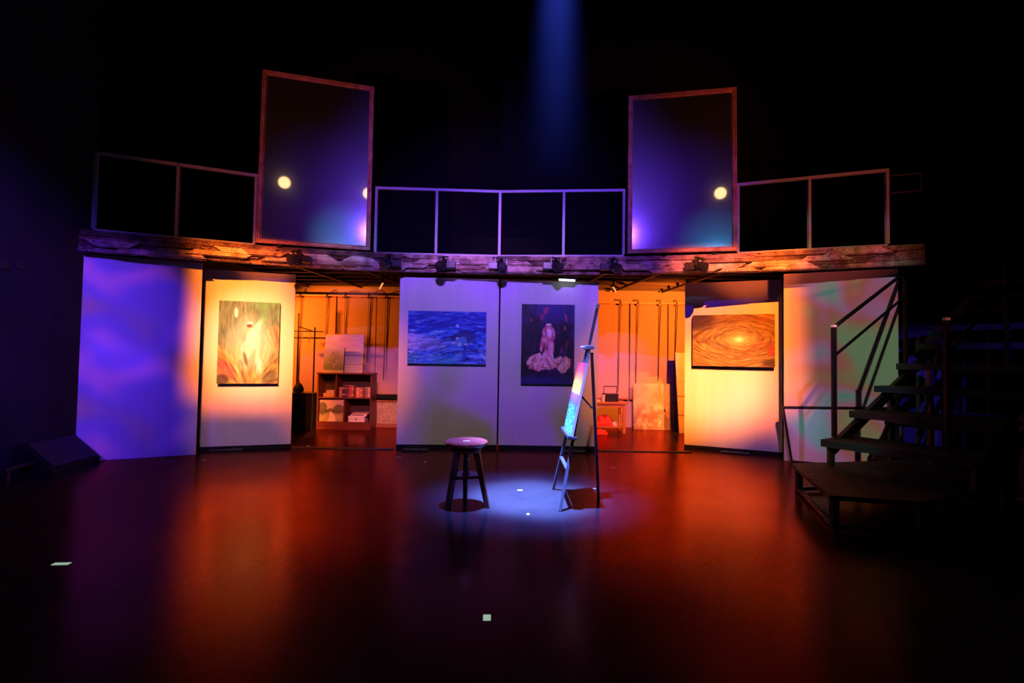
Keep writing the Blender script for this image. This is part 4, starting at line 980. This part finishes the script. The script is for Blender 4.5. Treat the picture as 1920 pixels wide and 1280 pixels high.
AMB = (1, .17, .014); WARM = (1, .24, .045)
# amber on the two painted side flats (profile spots on the front truss, framed with shutters)
spot('amber_left_wide', (-1.05, -1, 5.7), (-3.25, 6.1, 1.2), 11500, AMB, 11, .4, .03, cut=(-.058, .066, -.066, .112, .026, .036, .022, .012))
spot('warm_left_core', (-1.05, -1, 5.7), (-3.12, 6.1, 1.3), 5000, WARM, 5.4, 1.0, .03)
spot('white_left_core', (-1.05, -1, 5.75), (-3.18, 6.1, 1.3), 2900, (1, .72, .48), 4.6, 1.0, .03)
spot('amber_right_wide', (1.2, -1, 5.6), (2.85, 6.4, 1.0), 11000, AMB, 11, .4, .03, cut=(-.10, .072, -.062, .125, .04, .03, .028, .012))
spot('warm_right_core', (1.2, -1, 5.6), (2.60, 6.4, .85), 5500, WARM, 5.2, 1.0, .03)
spot('white_right_core', (1.2, -1, 5.65), (2.72, 6.4, 1.0), 2600, (1, .72, .42), 4.6, 1.0, .03)
# amber into the alcoves
spot('amber_alcove_left', (-.6, -1, 4.6), (-2.1, 6.4, .85), 3400, AMB, 7.2, 1.0, .05)
spot('amber_alcove_right', (.7, -1, 4.6), (1.7, 6.5, .85), 3400, AMB, 7.2, 1.0, .05)
spot('magenta_alcove', (.4, -1.5, 4.0), (1.75, 8.3, 1.2), 1500, (.55, .10, .60), 3.8, .8, .05)
spot('alcove_lamp_left', (-3.95, 7.5, 1.75), (-3.35, 8.4, 1.35), 210, (1, .16, .010), 54, .5, .04)
spot('alcove_lamp_right', (2.85, 6.72, 1.95), (2.2, 8.4, 1.35), 430, (1, .16, .012), 48, .4, .04)
# centre violet wash with gobo
spot('violet_centre', (-.1, -1.5, 5.1), (-.15, 6.35, 1.0), 1700, (1, 1, 1), 15.5, .5, .05, ((3, 1, 2), 8, ((.40, (.24, .17, .13)), (.5, (.32, .16, .52)), (.60, (.33, .13, .80)))))
spot('violet_top', (-.1, -1.5, 5.2), (-.15, 6.35, 2.0), 120, (.16, .03, 1.0), 10, 1.0, .05)
# blue wash left flat, with gobo
for zz, pw in ((1.65, 2000), (.55, 2000)):
    spot('blue_left', (-4.15, -1.5, 4.8), (-4.28, 5.4, zz), pw, (1, 1, 1), 5.6, .7, .05, ((1, 5, 2), 12, ((.40, (.14, .02, .16)), (.47, (.06, .008, .50)), (.53, (.04, .006, .80)), (.60, (.24, .025, .72)))))
# multicolour gobo on the right flat
spot('colour_right', (-2.2, -1, 5.2), (3.85, 5.7, 1.0), 4000, (1, 1, 1), 11, .3, .05, ((7, 2, 4), 15, ((.34, (.12, .20, .10)), (.43, (.20, .13, .07)), (.5, (.28, .07, .06)), (.57, (.28, .10, .22)), (.65, (.07, .20, .16)))), cut=(-.06, .06, -.18, .18, .02, .02, .03, .03))
# violet blue on gallery rail and frames, cyan accents and red side washes
spot('blue_gallery', (.15, -1, 4.9), (-.15, 6.3, 3.1), 2700, (.17, .06, 1.0), 19, 1.0, .06)
spot('blue_frame_left', (.15, -1, 4.9), (-2.15, 6.0, 2.9), 650, (.12, .022, 1.0), 9.5, 1.0, .06)
spot('blue_frame_right', (.15, -1, 4.9), (1.95, 5.9, 2.9), 900, (.09, .012, 1.0), 9.5, 1.0, .06)
spot('cyan_left', (-.49, -1, 3.85), (-2.07, 6.07, 2.6), 800, (.06, .55, 1.0), 4.0, 1.0, .05)
spot('cyan_right', (2.35, -1, 4.05), (2.4, 5.89, 2.6), 450, (.06, .45, 1.0), 4.0, 1.0, .05)
spot('red_left', (-3.6, -1, .6), (-2.6, 6.0, 3.5), 620, (1, .15, .15), 13, 1.0, .05)
spot('red_right', (3.8, -1, .6), (3.0, 5.9, 3.4), 800, (1, .14, .09), 14, 1.0, .05)
# extra washes added to brighten the carved ledge
spot('ledge_wash', (0, -1.5, 3.2), (-.15, 6.2, 2.36), 2900, (.55, .20, .80), 9, 1.0, .05, cut=(-.6, .6, -.017, .3, .01, .01, .006, .01))
spot('ledge_pink_left', (-.6, -1.5, 1.9), (-2.2, 6.0, 2.30), 700, (.9, .20, .40), 3.2, 1.0, .04)
spot('ledge_amber_left', (-3.9, -1, 1.8), (-3.10, 5.8, 2.30), 1500, (1, .16, .02), 3.0, 1.0, .04)
spot('ledge_amber_right', (4.1, -1, 1.8), (3.1, 5.7, 2.28), 1800, (1, .13, .02), 3.4, 1.0, .04)
spot('violet_fill_left', (-.8, -1.5, 5.0), (-3.15, 6.1, .25), 1900, (.42, .20, .45), 5.0, 1.0, .05)  # fill added to brighten the foot of the fiery painting flat
spot('violet_fill_right', (1.0, -1.5, 5.0), (3.15, 6.3, .3), 1300, (.36, .14, .62), 5.0, 1.0, .05)  # fill added low on the orange swirl flat
# side blues
spot('blue_side_left', (-1.5, 0.5, 4.5), (-4.75, 4.3, 1.6), 1200, (.13, .04, 1.0), 17, 1.0, .1)
spot('blue_side_right', (5.8, -1, 3.6), (5.45, 4.9, 1.4), 1600, (.09, .04, 1.0), 6.5, .8, .1)
# blue white special from straight above
spot('overhead_special', (-.05, 3.6, 5.5), (.20, 4.2, 0), 50000, (.13, .24, 1.0), 6.8, .9, .10)
spot('overhead_soft', (-.05, 3.6, 5.6), (.16, 4.2, 0), 14000, (.10, .12, 1.0), 10.5, 1.0, .12)
# soft-edged blue shaft behind the gallery, seen in the haze under the roof
spot('blue_shaft', (.62, 7.45, 8.5), (.62, 7.45, 2.5), 11000, (.045, .085, 1.0), 6.5, 1.0, .25)
hm = bpy.data.materials.new('stage_haze'); hm.use_nodes = True; nt = hm.node_tree; nt.nodes.clear()
vs_ = nt.nodes.new('ShaderNodeVolumeScatter'); ho = nt.nodes.new('ShaderNodeOutputMaterial'); tc = nt.nodes.new('ShaderNodeTexCoord')
sx = nt.nodes.new('ShaderNodeSeparateXYZ'); mr = nt.nodes.new('ShaderNodeMapRange')
mr.inputs['From Min'].default_value = .8; mr.inputs['From Max'].default_value = 4.6; mr.inputs['To Min'].default_value = 0; mr.inputs['To Max'].default_value = .10
nt.links.new(tc.outputs['Object'], sx.inputs[0]); nt.links.new(sx.outputs['Z'], mr.inputs[0]); nt.links.new(mr.outputs[0], vs_.inputs['Density']); nt.links.new(vs_.outputs[0], ho.inputs['Volume'])
hz_o = MB().box(-.2, 1.5, 6.9, 8.1, 3.0, 8.3).build('haze', hm, base=(.62, 7.45, 3.0)); hz_o['kind'] = 'stuff'
tag(hz_o, 'blue lit haze in the light shaft above the centre railing', 'haze')
# warm lamps on the front truss, mirrored in the tall frames
M['lampglow'] = emit('warm_lamp_lens', (1.0, .62, .25), 11)
for p, lab in (((-2.02, -1.0, 5.83), 'front spotlight mirrored at the left of the left tall frame'), ((.06, -1.0, 5.98), 'front spotlight mirrored at the right edge of the left tall frame'), ((2.49, -1.0, 5.76), 'front spotlight mirrored in the right tall frame')):
    r = thing('front_spotlight', p, lab, 'stage light', 'warm front spotlights')
    aim = Vector((p[0]*.8, 6.0, 2.6))-Vector(p); T = Matrix.Translation(p) @ aim.to_track_quat('Z', 'Y').to_matrix().to_4x4()
    MB().lathe([(.03, -.5), (.12, -.48), (.14, -.3), (.13, -.05), (.16, -.03), (.165, .05), (.150, .05), (.146, -.01)], 28, T).build('housing', 'satin', r, smooth=True)
    MB().lathe([(.140, -.012), (.140, .0), (.10, .012), (.02, .018)], 28, T).build('lens', 'lampglow', r, smooth=True)
    x = T.to_3x3() @ Vector((1, 0, 0)); c = T @ Vector((0, 0, -.2)); q = MB()
    q.bar(c-x*.17, c-x*.17+Vector((0, 0, .32)), .04, .012); q.bar(c+x*.17, c+x*.17+Vector((0, 0, .32)), .04, .012); q.bar(c-x*.18+Vector((0, 0, .32)), c+x*.18+Vector((0, 0, .32)), .04, .012); q.build('yoke', 'satin', r)
tr = thing('lighting_truss', (0, -1.2, 6.2), 'front lighting truss above the audience carrying the warm spotlights', 'truss')
MB().tube([(-5, -1.2, 6.32), (5, -1.2, 6.32)], .025, 10).build('pipe', 'steel', tr)
